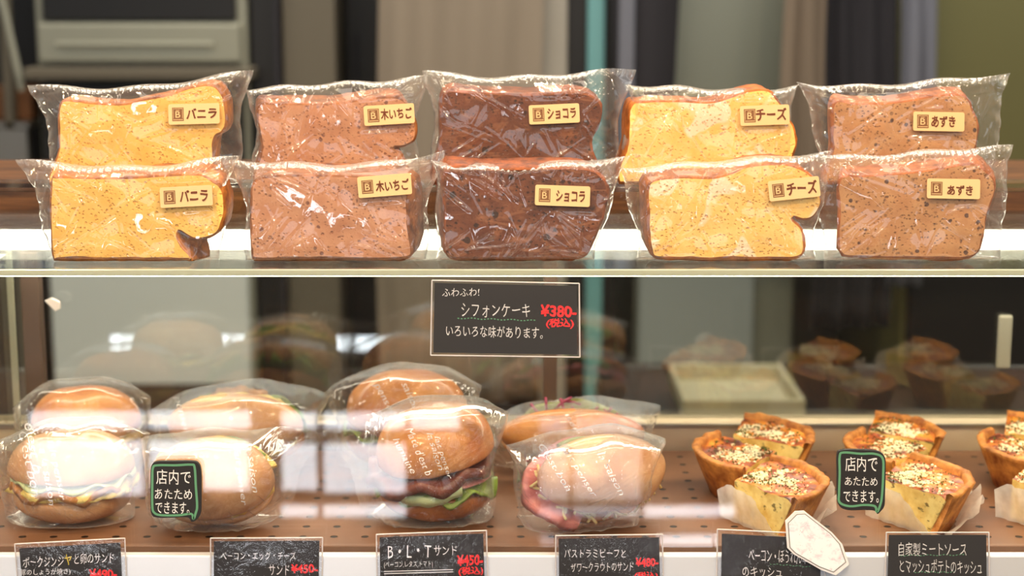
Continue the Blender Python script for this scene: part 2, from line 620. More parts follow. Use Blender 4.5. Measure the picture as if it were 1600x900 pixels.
# upper shop windows
wn = 1
for wx0, wx1 in ((-2.3, -1.3), (-1.2, -0.2), (-0.1, 0.9), (1.0, 2.2)):
    g = struct('window_%d' % wn, MB().box(wx0, wx1, YW - 0.03, YW - 0.02, 1.25, 2.45), M['daylight_hi'])
    fr = MB()
    for a, b_, c, d in ((wx0 - .04, wx0, 1.21, 2.49), (wx1, wx1 + .04, 1.21, 2.49), (wx0, wx1, 1.21, 1.25), (wx0, wx1, 2.45, 2.49), ((wx0 + wx1) / 2 - .015, (wx0 + wx1) / 2 + .015, 1.25, 2.45)):
        fr.box(a, b_, YW - 0.03, YW + 0.0, c, d)
    struct('window_frame', fr, M['facade'], g)
    wn += 1


# low glazed panes of the shop front (these are what the front glass mirrors)
def mirrored(px, row):
    a, dy, dz = ray(px, row)
    t = (0 - CY + 0 - YW) / dy
    return CX + a * t, CZ + dz * t


for c0, c1, rows in ((38, 219, ((646, 676), (692, 780))), (228, 386, ((646, 676), (693, 772))), (437, 492, ((648, 676), (698, 772), (794, 814))),
                     (503, 632, ((648, 676), (697, 776), (794, 814))), (640, 716, ((650, 676),)), (844, 889, ((655, 681), (700, 788), (795, 814), (841, 866))),
                     (898, 1002, ((655, 681), (700, 788), (795, 814))), (1010, 1150, ((795, 814), (841, 866)))):
    mb, fr = MB(), MB()
    lo = hi = None
    for r0, r1 in rows:
        xa, za = mirrored(c0, r0); xb, zb = mirrored(c1, r1)
        mb.box(xa, xb, YW - 0.03, YW - 0.02, zb, za)
        fr.box(xa - .004, xb + .004, YW - 0.03, YW - 0.012, za, za + .004); fr.box(xa - .004, xb + .004, YW - 0.03, YW - 0.012, zb - .004, zb)
    g = struct('window_%d' % wn, mb, M['daylight_lo'] if c0 < 800 or c0 > 1005 else M['daylight_dim'])
    struct('window_frame', fr, M['facade'], g)
    wn += 1

# ------------------------------------------------------------------ kitchen behind (blurred)
YK = 2.2


def kx(px): return at(px, 200, YK)[0]
def kz(row): return at(800, row, YK)[1]


def cloth(name, px0, px1, z0, z1, Y, mat, folds, amp, seed, parent=None, taper=0.0, hem=0.0):
    nu, nv = 60, 24
    x0, x1 = kx(px0), kx(px1)
    v = []
    for s in (0, 1):
        for j in range(nv):
            for i in range(nu):
                u, w = i / (nu - 1), j / (nv - 1)
                z = z1 + (z0 - z1) * w
                cxm = (x0 + x1) / 2
                x = cxm + (x0 + u * (x1 - x0) - cxm) * (1 + taper * w) + 0.008 * math.sin(w * 5 + seed)
                y = Y + amp * math.sin(u * folds * 2 * math.pi + seed + 0.5 * math.sin(3 * w)) * (0.4 + 0.6 * w) + amp * 1.2 * nz(u * 4 + seed, w * 2) + s * 0.004
                v.append((x, y, z + hem * math.sin(u * 7) * w))
    f = grid_faces(nu, nv) + [tuple(reversed(q)) for q in grid_faces(nu, nv, nu * nv)]
    n = nu * nv
    for i in range(nu - 1):
        f.append((i, n + i, n + i + 1, i + 1)); k = (nv - 1) * nu + i; f.append((k, k + 1, n + k + 1, n + k))
    for j in range(nv - 1):
        k = j * nu; f.append((k, k + nu, n + k + nu, n + k)); k += nu - 1; f.append((k, n + k, n + k + nu, k + nu))
    return mobj(name, v, f, mat, parent, True)


# bakery oven
ox0, ox1 = kx(60), kx(388)
t = thing('bakery_oven', 'grey steel bakery oven with dark window behind the vanilla cakes', 'oven', ((ox0 + ox1) / 2, YK + .3, 0))
struct_body = MB().box(ox0, ox1, YK + 0.02, YK + 0.7, 0.12, 1.75, 0.004).build('body', M['greysteel'], t)
MB().box(ox0 + .02, ox1 - .02, YK, YK + 0.03, kz(32), kz(-120), 0.004).build('window_pane', M['dark'], t)
MB().box(ox0 + .01, ox1 - .01, YK - .015, YK + 0.02, kz(98), kz(36), 0.006).build('door_panel', M['greysteel'], t)
MB().box(ox0 - .01, ox1 + .02, YK - .06, YK + 0.02, kz(122), kz(104), 0.004).build('ledge', M['post'], t)
MB().box(ox0 + .01, ox1 - .01, YK - .01, YK + 0.03, kz(600), kz(300), 0.004).build('lower_panel', M['palesteel'], t)
MB().box(ox0 + .0, ox1 - .0, YK - .005, YK + 0.03, 0.13, kz(604), 0.004).build('base_panel', M['brownframe'], t)
MB().box(ox0 + .01, ox1 - .01, YK - .01, YK + 0.03, kz(296), kz(130), 0.004).build('dark_panel', M['dark'], t)
for lx in (ox0 + .05, ox1 - .05):
    MB().tube([(lx, YK + .1, 0), (lx, YK + .1, .13)], .025).build('leg', M['dark'], t)
MB().tube([(ox0 + .06, YK - .05, kz(68)), (ox1 - .06, YK - .05, kz(68))], .006).build('handle', M['greysteel'], t)

# rack on the far left with a brown crate
rx0, rx1 = kx(-130), kx(44)
t = thing('rack_trolley', 'dark rack trolley with slanted brace beside the grey oven', 'trolley', ((rx0 + rx1) / 2, YK + .2, 0))
for px in (-128, 8):
    MB().box(kx(px), kx(px + 14), YK, YK + .03, 0, 1.7).build('post', M['post'], t)
MB().box(rx0, rx1, YK, YK + .5, kz(200), kz(192)).build('shelf', M['steel'], t)
MB().box(rx0, rx1, YK + .5, YK + .51, 0, 1.7).build('back_panel', M['dark'], t)
MB().tube([(kx(14), YK - .03, kz(-40)), (kx(44), YK - .03, kz(140))], .008).build('brace', M['greysteel'], t)
MB().box(kx(-126), kx(42), YK - .005, YK + .015, kz(262), kz(202)).build('side_panel', M['steel'], t)
b1 = MB().box(kx(-90), kx(40), YK + .05, YK + .3, kz(191.4), kz(146), .004)
tag(b1.build('crate', M['crate']), 'brown crate resting on the rack trolley shelf beside the oven', 'crate')

# black boxes in the dark gaps either side of the grey column
t = thing('gap_infill', 'tall black cabinet standing between oven and grey column', 'cabinet', (kx(414), YK + .3, 0))
MB().box(kx(392), kx(438), YK + .03, YK + .6, 0, 1.8, .004).build('body', M['dark'], t)  # solid black box stands in for the dark gap beside the oven
MB().box(kx(430), kx(437), YK + .018, YK + .032, 0.4, 1.4).build('handle', M['charcoal'], t)
struct('trim_1', MB().box(kx(441), kx(522), YK + .05, YK + .2, 0, 2.8), M['post'])
t = thing('gap_backdrop', 'black locker between grey column and hanging linen cloth', 'locker', (kx(556), YK + .4, 0))
MB().box(kx(524), kx(640), YK + .25, YK + .7, 0, 1.9, .004).build('body', M['dark'], t)  # solid black box stands in for the dark gap beside the cloth
MB().box(kx(540), kx(544), YK + .235, YK + .252, .9, 1.2).build('handle', M['charcoal'], t)

# hanging linen cloth
zr = 1.62
tag(cloth('hanging_cloth', 590, 846, 0.42, zr, YK, M['linen'], 3.5, 0.012, 1.0), 'wide beige linen cloth hanging behind the raspberry and chocolate cakes', 'cloth')
t = thing('cloth_rail', 'steel rail carrying the wide beige linen cloth', 'rail', (kx(717), YK, zr))
MB().tube([(kx(560), YK + .032, zr), (kx(900), YK + .032, zr)], .008).build('rail', M['steel'], t)
MB().box(kx(566), kx(572), YK + .032, YK + .249, zr - .01, zr + .01).build('bracket', M['steel'], t)
struct('trim_2', MB().box(kx(840), kx(886), YK + .04, YK + .12, 0, 2.8), M['paint'])
t = thing('utility_panel', 'black panel with a pale blue strip behind the chocolate cakes', 'panel', (kx(922), YK + .1, 0))
MB().box(kx(888), kx(962), YK + .05, YK + .12, 0, 1.9).build('board', M['dark'], t)
MB().box(kx(918), kx(945), YK + .035, YK + .052, 0.02, 1.8, .004).build('blue_strip', M['cyan'], t)
t = thing('dark_tote', 'dark tote with rounded edge hanging before the sage steel door', 'bag', (kx(1020), YK, 1.0))
pts = [(kx(964), 1.5), (kx(964), .98), (kx(1000), .955), (kx(1030), .97), (kx(1046), 1.04), (kx(1054), 1.18), (kx(1052), 1.5)]
pts = catmull(pts, 4)
MB().prism(pts, YK - .02, YK + .03).build('pouch', M['charcoal'], t, True)
MB().box(kx(964), kx(988), YK - .035, YK - .018, .97, 1.5, .004).build('pale_edge', M['greycloth'], t)
t = thing('upright_freezer', 'sage steel freezer door behind the cheese cakes', 'freezer', (kx(1130), YK + .3, 0))
MB().box(kx(1000), kx(1262), YK + .1, YK + .7, 0.0, 1.9, .01).build('body', M['sagesteel'], t)
MB().box(kx(1006), kx(1256), YK + .08, YK + .105, .72, 1.88, .008).build('door', M['sagesteel'], t)
MB().box(kx(1006), kx(1196), YK + .08, YK + .105, .08, .70, .008).build('lower_panel', M['bluesteel'], t)
MB().tube([(kx(1240), YK + .06, 1.0), (kx(1240), YK + .06, 1.5)], .008).build('handle', M['steel'], t)
t = thing('apron_rail', 'steel rail carrying the three hanging aprons', 'rail', (kx(1310), YK - .1, 1.6))
MB().tube([(kx(1180), YK - .098, 1.6), (kx(1426), YK - .098, 1.6)], .008).build('rail', M['steel'], t)
tag(cloth('apron', 1212, 1266, 0.80, 1.6, YK - .145, M['beigecloth'], 2, .008, 2, None, .35), 'beige apron hanging beside the charcoal apron behind the cheese cakes', 'apron', 'aprons hanging in the kitchen')
tag(cloth('apron', 1262, 1380, 0.6, 1.6, YK - .09, M['charcoal'], 3, .012, 4, None, .05), 'wide charcoal apron hanging between the beige and slate aprons', 'apron', 'aprons hanging in the kitchen')
tag(cloth('apron', 1374, 1424, 0.7, 1.6, YK - .145, M['greycloth'], 2, .009, 5, None, .08), 'narrow slate blue apron hanging next to the olive refrigerator', 'apron', 'aprons hanging in the kitchen')
MB().box(kx(1186), kx(1192), YK - .1, YK + .078, 1.59, 1.61).build('bracket', M['steel'], t)
t = thing('refrigerator', 'olive toned steel refrigerator behind the azuki cakes', 'refrigerator', (kx(1560), YK + .3, 0))
MB().box(kx(1424), kx(1800), YK + .02, YK + .7, 0, 1.9, .01).build('body', M['olive'], t)
MB().box(kx(1430), kx(1796), YK - .01, YK + .025, .74, 1.88, .008).build('upper_door', M['olive'], t)
MB().box(kx(1430), kx(1796), YK - .01, YK + .025, .06, .72, .008).build('lower_door', M['dark'], t)
MB().tube([(kx(1770), YK - .04, 1.0), (kx(1770), YK - .04, 1.4)], .009).build('handle', M['steel'], t)
# low workbench seen through the rear doors with a pale crate
t = thing('low_workbench', 'low steel workbench seen through the rear doors of the case', 'workbench', (0.45, 1.5, 0))
zb = 0.61
MB().box(kx(960) * .75, kx(1700) * .75, 1.30, 1.75, zb - .03, zb, .004).build('worktop', M['dark'], t)
for lx in (kx(975) * .75, kx(1680) * .75):
    for ly in (1.33, 1.72):
        MB().box(lx - .02, lx + .02, ly - .02, ly + .02, 0, zb - .03).build('leg', M['steel'], t)
cx0, cx1 = at(1062, 600, 1.4)[0], at(1250, 600, 1.4)[0]
t = thing('bread_crate', 'pale shallow crate on the low workbench behind the rear doors', 'crate', ((cx0 + cx1) / 2, 1.45, zb))
MB().box(cx0 + .006, cx1 - .006, 1.346, 1.594, zb, zb + .006).build('base', M['palecrate'], t)
for a in ((cx0, cx1, 1.34, 1.348), (cx0, cx1, 1.592, 1.6), (cx0, cx0 + .008, 1.348, 1.592), (cx1 - .008, cx1, 1.348, 1.592)):
    MB().box(*a, zb, zb + .034, .002).build('side', M['palecrate'], t)

# ------------------------------------------------------------------ display case
XL, XR = -0.80, 0.80
WYF, WYB = 0.36, 0.5526
WZ1 = at(800, 282, WYF)[1]; WZ0 = at(800, 360, WYF)[1]
t = thing('wooden_counter', 'dark brown wooden counter board behind the glass top of the case', 'counter', (0, .45, 0))
MB().box(XL - .06, XR + .06, WYF, WYB, WZ0, WZ1, .003).build('top', M['wood'], t)
for sx in (-1, 1):
    MB().box(min(sx * .86, sx * .82), max(sx * .86, sx * .82), WYF + .01, WYB - .01, 0, WZ0).build('end_panel', M['wood'], t)

t = thing('display_case', 'glass bakery display case holding sandwiches and quiches', 'display case', (0, .15, 0))
YR = 0.322
zsill = at(800, 864, -.004)[1]
MB().box(XL, XR, -.006, .33, ZTRAY - .05, ZTRAY - .008).build('case_floor', M['steel'], t)
MB().box(XL, XR, -.010, -.0005, zsill - .09, zsill, .0015).build('front_sill', M['sill'], t)
MB().box(XL, XR, .002, .33, .10, ZTRAY - .05).build('cabinet_base', M['steel'], t)
MB().box(XL + .04, XR - .04, .04, .30, 0, .10).build('plinth', M['dark'], t)
MB().box(XL, XR, .0005, .0055, zsill - .03, ZT - .0052).build('front_pane', M['frontglass'], t)
tg = MB().box(XL, XR, -.001, .335, ZT - .005, ZT).build('top_pane', M['topglass'], t)
MB().box(XL, XR, -.0035, -.0008, ZT - .005, ZT, .0006).build('polished_edge', M['glassedge'], tg)
# rear: track, doors, head rail
zl = at(800, 665, .302)[1]
MB().box(XL, XR, .302, .345, ZTRAY - .008, zl, .001).build('door_track', M['paleledge'], t)
MB().box(XL, XR, .300, .304, zl - .002, zl + .0012).build('track_lip', M['steel'], t)
xm = at(852, 560, YR)[0]
d1 = MB().box(XL + .02, xm + .012, YR, YR + .004, zl, 1.062).build('sliding_door', M['rearglass'], t)
MB().box(xm - .002, xm + .012, YR - .003, YR + .006, zl, 1.062, .001).build('door_stile', M['brownframe'], d1)
d2 = MB().box(xm - .012, XR - .02, YR + .008, YR + .012, zl, 1.062).build('sliding_door', M['rearglass'], t)
hx = at(1571, 540, YR)[0]
MB().box(hx - .007, hx + .007, YR + .002, YR + .008, at(800, 577, YR)[1], at(800, 494, YR)[1], .002).build('door_pull', M['greysteel'], d2)
MB().box(XL, XR, .312, .345, 1.062, ZT - .0055).build('head_rail', M['brownframe'], t)
# left glass end panel and its rear post
xg = at(28, 560, YR)[0]
MB().box(xg, xg + .006, .012, .301, ZTRAY + .0006, 1.064).build('end_pane', M['frontglass'], t)
MB().box(xg + .0, xg + .006, .2985, .3016, ZTRAY + .0006, 1.064).build('pane_edge', M['glassedge'], t)
pxa, pxb = at(46, 560, YR)[0], at(74, 560, YR)[0]
MB().box(pxa, pxb, .304, .320, zl, 1.062, .001).build('corner_post', M['brownframe'], t)
MB().box(XL, XL + .006, .006, .31, ZTRAY, ZT - .006).build('end_pane', M['frontglass'], t)
MB().box(XR - .006, XR, .006, .31, ZTRAY, ZT - .006).build('end_pane', M['frontglass'], t)

# led bar under the rear of the top glass
t = thing('led_light_bar', 'glowing warm white light bar under the rear of the glass top', 'light', (0, .295, 1.07))
zl0, zl1 = at(800, 385, .29)[1], at(800, 358, .29)[1]
MB().box(XL + .02, XR - .02, .292, .311, zl0, zl1, .001).build('housing', M['steel'], t)
MB().box(XL + .03, XR - .03, .2895, .2925, zl0 - .003, zl1 - .001).box(XL + .03, XR - .03, .2925, .307, zl0 - .003, zl0 - .0005).build('diffuser', M['led_back'], t)
t = thing('glint_strip', 'thin strip of small light dots along the front edge of glass top', 'light', (0, .011, ZT - .01))
MB().box(XL + .02, XR - .02, .0065, .0145, ZT - .0070, ZT - .0055).build('channel', M['steel'], t)
MB().box(XL + .03, XR - .03, .0080, .0135, ZT - .0078, ZT - .0070).build('diffuser', M['added_glow'], t)  # unseen glowing strip, added to light the bread tops from above
nch = 100
for i in range(nch):
    x = -0.52 + 1.04 * i / (nch - 1)
    MB().box(x - .0009, x + .0009, .0058, .0066, ZT - .0068, ZT - .0056).build('led_glint', M['led_glint'], t)  # glowing dots stand in for LED reflections in the glass edge

# tray
tray = MB().box(XL + .01, XR - .01, .014, .299, ZTRAY - .0077, ZTRAY, .001)
tag(tray.build('perforated_tray', M['board']), 'brown perforated board lying on the floor of the display case', 'tray')

# clear riser for the back row
CKT = 0.030
YF0, YB0 = 0.030, 0.105
ZRI = at(800, 160, YB0)[1] - 0.0720
t = thing('acrylic_riser', 'clear acrylic riser under the rear row of wrapped cakes', 'riser', (0, .12, ZT))
MB().box(-.52, .52, YB0 - .008, YB0 + .052, ZRI - .004, ZRI - .0005).build('shelf', M['acrylic'], t)
MB().box(-.52, .52, YB0 + .048, YB0 + .052, ZT + .0003, ZRI - .004).build('upright', M['acrylic'], t)
MB().box(-.52, .52, YB0 - .008, YB0 - .004, ZT + .0003, ZRI - .004).build('upright', M['acrylic'], t)


# ------------------------------------------------------------------ film bags
def bag(name, quad, ymid, dfront, dback, seed, mat, parent, mask=None, nu=184, nv=144, ncrease=84, amp=0.0017, seam_top=0.07, edge=0.05, zmin=None, cw=0.0018, yret=None, arch=0.0, seam=True):
    """quad: TL,TR,BR,BL in X,Z. dfront/dback(X,Z arrays) -> outward depth from ymid."""
    rng = np.random.default_rng(seed)
    TL, TR, BR, BL = [np.array(q, float) for q in quad]
    u = np.linspace(0, 1, nu)[None, :] * np.ones((nv, 1)); w = np.linspace(0, 1, nv)[:, None] * np.ones((1, nu))
    X = (1 - w) * ((1 - u) * TL[0] + u * TR[0]) + w * ((1 - u) * BL[0] + u * BR[0])
    Z = (1 - w) * ((1 - u) * TL[1] + u * TR[1]) + w * ((1 - u) * BL[1] + u * BR[1])
    # wavy outline
    k1, k2, k3 = rng.uniform(0, 6, 3)
    Wd = np.linalg.norm(TR - TL)
    Z = Z + (1 - w) ** 2 * (0.0022 * np.sin(u * 5 + k1) + 0.0013 * np.sin(u * 17 + k2) - 0.004 * np.sin(u * math.pi))
    X = X + (2 * u - 1) * 0.0022 * np.sin(w * 9 + k3) - (2 * u - 1) * 0.004 * np.sin(w * math.pi)
    Z = Z + arch * (1 - w) * (1 - np.abs(2 * u - 1) ** 2.5)
    if zmin is not None:
        Z = np.maximum(Z, zmin + 0.0002)
    segs = []
    cx_, cz_ = (TL + TR + BL + BR) / 4
    for i in range(ncrease):
        if i % 3 == 0:      # radiating from the corners and seams
            s = rng.choice(4); base = (TL, TR, BR, BL)[s]
            a = base + (np.array((cx_, cz_)) - base) * rng.uniform(0.05, 0.3) + rng.normal(0, .008, 2)
            d = np.array((cx_, cz_)) - base + rng.normal(0, .03, 2)
        elif i % 3 == 1:    # hanging down from the top seam / rising from the foot
            tt = rng.uniform(0.05, 0.95)
            top = rng.random() < 0.55
            a = (TL * (1 - tt) + TR * tt) if top else (BL * (1 - tt) + BR * tt)
            ang = rng.normal(0, .5)
            d = np.array((math.sin(ang), -math.cos(ang) if top else math.cos(ang)))
        else:
            a = np.array((rng.uniform(min(BL[0], TL[0]), max(TR[0], BR[0])), rng.uniform(BL[1], TL[1])))
            ang = rng.uniform(0.3, 2.8)
            d = np.array((math.cos(ang), math.sin(ang)))
        d = d / np.linalg.norm(d)
        segs.append((a, d, rng.uniform(.015, .06), rng.uniform(.4, 1.0) * amp * rng.choice((1, 1, -1)), rng.uniform(.7, 1.8) * cw))
    mk = np.ones_like(X) if mask is None else mask(X, Z)
    crease = np.zeros_like(X)
    for a, d, L, am, wd in segs:
        s = (X - a[0]) * d[0] + (Z - a[1]) * d[1]
        q = -(X - a[0]) * d[1] + (Z - a[1]) * d[0]
        crease += am * np.cos(np.clip(np.abs(q) / wd, 0, 1) * math.pi / 2) ** 2 * np.clip(1 - np.abs(s / L - .5) * 2, 0, 1) ** .6
    lowf = 0.0010 * np.sin(X * 90 + k1 * 3 + 2 * np.sin(Z * 70)) + 0.0007 * np.sin(Z * 160 + X * 60 + k2)
    eu = np.minimum(u, 1 - u) / edge
    ev = np.minimum(w / seam_top, (1 - w) / 0.05)
    tap = np.clip(np.minimum(eu, ev), 0, 1)
    tap = np.sqrt(np.clip(tap * (2 - tap), 0, 1))
    crimp = np.clip(1 - w / (seam_top * .9), 0, 1) ** .5 * (0.0018 if seam else 0.0003) * np.sin(u * Wd * 1200 + 3 * np.sin(u * 20))
    sidecr = np.clip(1 - np.minimum(u, 1 - u) / (edge * 1.2), 0, 1) * 0.0016 * np.sin(w * 38 + k3 * 5 + 2 * np.sin(u * 30))
    V, Fc = [], []
    Df = dfront(X, Z); Db = dback(X, Z)
    yf = ymid - Df * tap - np.maximum((crease + lowf), -.0012) * mk * np.clip(tap * 1.2, 0, 1) - .0010 * tap + crimp + sidecr
    yb = ymid + Db * tap + (0.6 * crease[:, ::-1] + lowf).clip(-.0012) * tap + .0010 * tap + crimp + sidecr
    # the two sheets meet at the seams
    V = [(float(a), float(b), float(c)) for a, b, c in zip(X.ravel(), yf.ravel(), Z.ravel())]
    V += [(float(a), float(b), float(c)) for a, b, c in zip(X.ravel(), (yb + .0003).ravel(), Z.ravel())]
    # face order so that outward is -Y in front
    Fc = [tuple(reversed(q)) for q in grid_faces(nu, nv)] + grid_faces(nu, nv, nu * nv)
    if yret is not None:
        yret.append((X, Z, yf))
    mi = []
    for sheet in (0, 1):
        for j in range(nv - 1):
            for i in range(nu - 1):
                mi.append(0 if not seam else 1 if (j + 1) / nv < seam_top * .75 or min(i, nu - 2 - i) / nu < edge * .22 else 0)
    return mobj(name, V, Fc, [mat, M['seam']], parent, True, mi)


def poly_dist(poly, X, Z):
    P = np.array(poly); Q = np.roll(P, -1, 0)
    d2 = np.full(X.shape, 1e9); inside = np.zeros(X.shape, bool)
    for (x0, z0), (x1, z1) in zip(P, Q):
        dx, dz = x1 - x0, z1 - z0
        tt = np.clip(((X - x0) * dx + (Z - z0) * dz) / (dx * dx + dz * dz + 1e-12), 0, 1)
        d2 = np.minimum(d2, (X - x0 - tt * dx) ** 2 + (Z - z0 - tt * dz) ** 2)
        cond = ((z0 > Z) != (z1 > Z))
        xi = x0 + (Z - z0) * dx / (dz + (1e-12 if dz == 0 else 0))
        inside ^= cond & (X < xi)
    return np.sqrt(d2) * np.where(inside, -1, 1)


def inset(loop, d):
    n = len(loop); out = []
    ar = sum(loop[i][0] * loop[(i + 1) % n][1] - loop[(i + 1) % n][0] * loop[i][1] for i in range(n))
    sg = 1 if ar > 0 else -1
    for i in range(n):
        a, b = np.array(loop[i - 2]), np.array(loop[(i + 2) % n])
        tv = (b - a) / (np.linalg.norm(b - a) + 1e-9)
        out.append((loop[i][0] - tv[1] * d * sg, loop[i][1] + tv[0] * d * sg))
    return out


def emblem_and_text(par, cx, cy, w, h, ang, Y, word, tw, seed):
    """kraft sticker: plate with stamped square emblem and a handwritten flavour word (pixel frame)"""
    ca, sa = math.cos(ang), math.sin(ang)

    def P(u, v):        # local px (u right, v down) to X,Z
        return at(cx + u * ca - v * sa, cy + u * sa + v * ca, Y)
    r = 3.0
    loop = []
    for sx, sy, a0 in ((1, -1, -90), (1, 1, 0), (-1, 1, 90), (-1, -1, 180)):
        for k in range(4):
            a = math.radians(a0 + k * 30)
            loop.append(P(sx * (w / 2 - r) + r * math.cos(a), sy * (h / 2 - r) + r * math.sin(a)))
    st_ = MB().prism(loop, Y, Y + .0004).build('label_sticker', M['label'], par)
    e0, e1, s2 = -w / 2 + 6, -w / 2 + 24, 10.5

    def rect(mb, u0, v0, u1, v1, yy):
        a, b, c, d = P(u0, v0), P(u1, v0), P(u1, v1), P(u0, v1)
        mb.add([(a[0], yy, a[1]), (b[0], yy, b[1]), (c[0], yy, c[1]), (d[0], yy, d[1])], [(0, 3, 2, 1)])
    mb = MB(); rect(mb, e0, -s2, e1, s2, Y - .0001)
    em = mb.build('emblem', M['emblem'], st_)
    mb = MB()
    rect(mb, e0 + 1.2, s2 - 2.6, e1 - 1.2, s2 - 1.7, Y - .0002)
    rect(mb, e0 + 1.2, -s2 + 1.4, e1 - 1.2, -s2 + 2.0, Y - .0002)
    rect(mb, e0 + 1.4, -s2 + 2.6, e0 + 2.0, s2 - 4, Y - .0002)
    rect(mb, e1 - 2.0, -s2 + 2.6, e1 - 1.4, s2 - 4, Y - .0002)
    rect(mb, (e0 + e1) / 2 - 3, -6.6, (e0 + e1) / 2 + 2.5, -5.9, Y - .0002)
    mb.build('emblem_border', M['label'], em)
    v, f = glyph_mesh('B', 0.0)
    xs = [p[0] for p in v]; ys = [p[1] for p in v]
    q = [P(e0 + 5.2 + (x - min(xs)) / (max(xs) - min(xs)) * 7.5, 5.2 - (y - min(ys)) / (max(ys) - min(ys)) * 10.0) for x, y, _ in v]
    mobj('emblem_letter', [(a, Y - .0002, b) for a, b in q], f, M['label'], em)
    v, f = glyph_mesh(word, 0.03, 0.06, seed)
    xs = [p[0] for p in v]; ys = [p[1] for p in v]
    u0, u1, v0, v1 = tw
    q = [P(u0 + (x - min(xs)) / (max(xs) - min(xs)) * (u1 - u0), v1 - (y - min(ys)) / (max(ys) - min(ys)) * (v1 - v0)) for x, y, _ in v]
    mobj('lettering', [(a, Y - .00015 - p[2], b) for (a, b), p in zip(q, v)], f, M['brownink'], st_)
    return st_


def cake(flavour, word, row, face, quad, stk, back=(0, .006), cr=None, seed=0, label='', notch=None):
    Y = YF0 if row == 'front' else YB0
    zb = ZT if row == 'front' else ZRI
    loop = [at(p[0], p[1], Y) for p in face]
    loop = catmull(loop, 5)
    zmin = min(p[1] for p in loop)
    loop = [(x, max(z, zb + .0006)) if row == 'front' else (x, z) for x, z in loop]
    if row != 'front':   # hidden foot sits on the riser
        loop = [(x, max(z, zb + .0006)) for x, z in loop]
    else:
        sh = zb + .0006 - min(p[1] for p in loop)
        loop = [(x, z + sh * max(0, 1 - (z - zb) / .03)) for x, z in loop]
    cx = sum(p[0] for p in loop) / len(loop)
    th = thing('packaged_cake', label, 'cake', (cx, Y + CKT / 2, zb), 'wrapped chiffon cake slices on the glass top')
    n = len(loop)
    crumbm, crustm = CK[flavour]
    rnd = random.Random(seed)
    def uneven(lp):
        out = []
        for (x, z), (x0, z0) in zip(lp, loop):
            k = max(0, 1 - (z - zb) / .007)
            out.append((x + (x - x0) * .7 * nz(x * 90 + seed, z * 90), max(z, z + k * (.0030 + .0022 * nz(x * 70 + seed, 3.3)))))
        return out
    l2 = inset(loop, .0010); l3 = uneven(inset(loop, .0025))
    # crust ring: front rim -> side -> back rim; the slice widens towards the back
    zmaxl = max(p[1] for p in loop)
    bk = []
    for x, z in loop:
        k = (z - zb) / (zmaxl - zb)
        bk.append((x + back[0] * min(1, max(0, (z - zb) / .02)), z + back[1] * max(0, k) ** 1.5))
    if notch:
        nx, nzr = at(notch[0], notch[1], Y)
        xe = at(322, notch[1], Y)[0]
        bk = [(x + .8 * (xe - x) * min(1, max(0, (nzr - z) / .004)) if nx < x < xe else x, z) for x, z in bk]
    mid = [((a[0] + b[0]) / 2, (a[1] + b[1]) / 2) for a, b in zip(loop, bk)]
    rings = [(l3, Y + .0000), (l2, Y + .0008), (loop, Y + .0032), (mid, Y + CKT / 2), (bk, Y + CKT - .003), (inset(bk, .003), Y + CKT)]
    V = []
    for ri, (lp, y) in enumerate(rings):
        for i, (x, z) in enumerate(lp):
            nzv = nz(x * 220 + seed, z * 220, y * 220)
            if 1 < ri < 5:
                x += .0009 * nzv; z = max(zb + .0004, z + .0009 * nzv)
            V.append((x, y, max(z, zb + .0004)))
    Fc = []
    ar = sum(loop[i][0] * loop[(i + 1) % n][1] - loop[(i + 1) % n][0] * loop[i][1] for i in range(n))
    for r in range(len(rings) - 1):
        for i in range(n):
            j = (i + 1) % n
            q = (r * n + i, r * n + j, (r + 1) * n + j, (r + 1) * n + i)
            Fc.append(q if ar < 0 else tuple(reversed(q)))
    mobj('crust', V, Fc, crustm, th, True)
    # crumb: front and back cut faces as a fine sheet
    sp = MB()
    for lp, y, fl in ((uneven(inset(loop, .0021)), Y - .0001, False), (inset(bk, .0032), Y + CKT + .0001, True)):
        tri = tessellate_polygon([[Vector((x, z, 0)) for x, z in lp]])
        vv = [(x, y, max(z, zb + .0006)) for x, z in lp]
        ff = []
        for a, b, c in tri:
            A = (lp[b][0] - lp[a][0]) * (lp[c][1] - lp[a][1]) - (lp[b][1] - lp[a][1]) * (lp[c][0] - lp[a][0])
            if (A < 0) != fl: b, c = c, b
            ff.append((a, b, c))
        sp.add(vv, ff)
    sp.build('sponge', crumbm, th)
    # film
    scx, scy, sw, sh_, ang, tw = stk
    sX, sZ = at(scx, scy, Y)
    hw, hh = sw * .00052 / 2 + .003, sh_ * .00052 / 2 + .004
    ca, sa = math.cos(-ang), math.sin(-ang)

    def mask(X, Z):
        a = np.abs((X - sX) * ca + (Z - sZ) * sa); b = np.abs(-(X - sX) * sa + (Z - sZ) * ca)
        return np.clip(np.maximum((a - hw) / .004, (b - hh) / .003), 0, 1)

    D0 = CKT / 2 + .0018

    def dep(lp):
        def f(X, Z):
            d = poly_dist(lp, X, Z)
            return D0 * np.clip(1 - np.maximum(d, 0) / .026, 0.04, 1)
        return f
    q = [at(p[0], p[1], Y) for p in quad]
    if row == 'front':
        q[2] = (q[2][0], zb + .0004); q[3] = (q[3][0], zb + .0004)
    else:
        q[2] = (q[2][0], zb + .0004); q[3] = (q[3][0], zb + .0004)
    bag('wrapper', q, Y + CKT / 2, dep(loop[::2]), dep(bk[::2]), seed + 5, M['film'], th, mask, zmin=zb)
    emblem_and_text(th, scx, scy, sw, sh_, ang, Y - .0040, word, tw, seed)
    return th


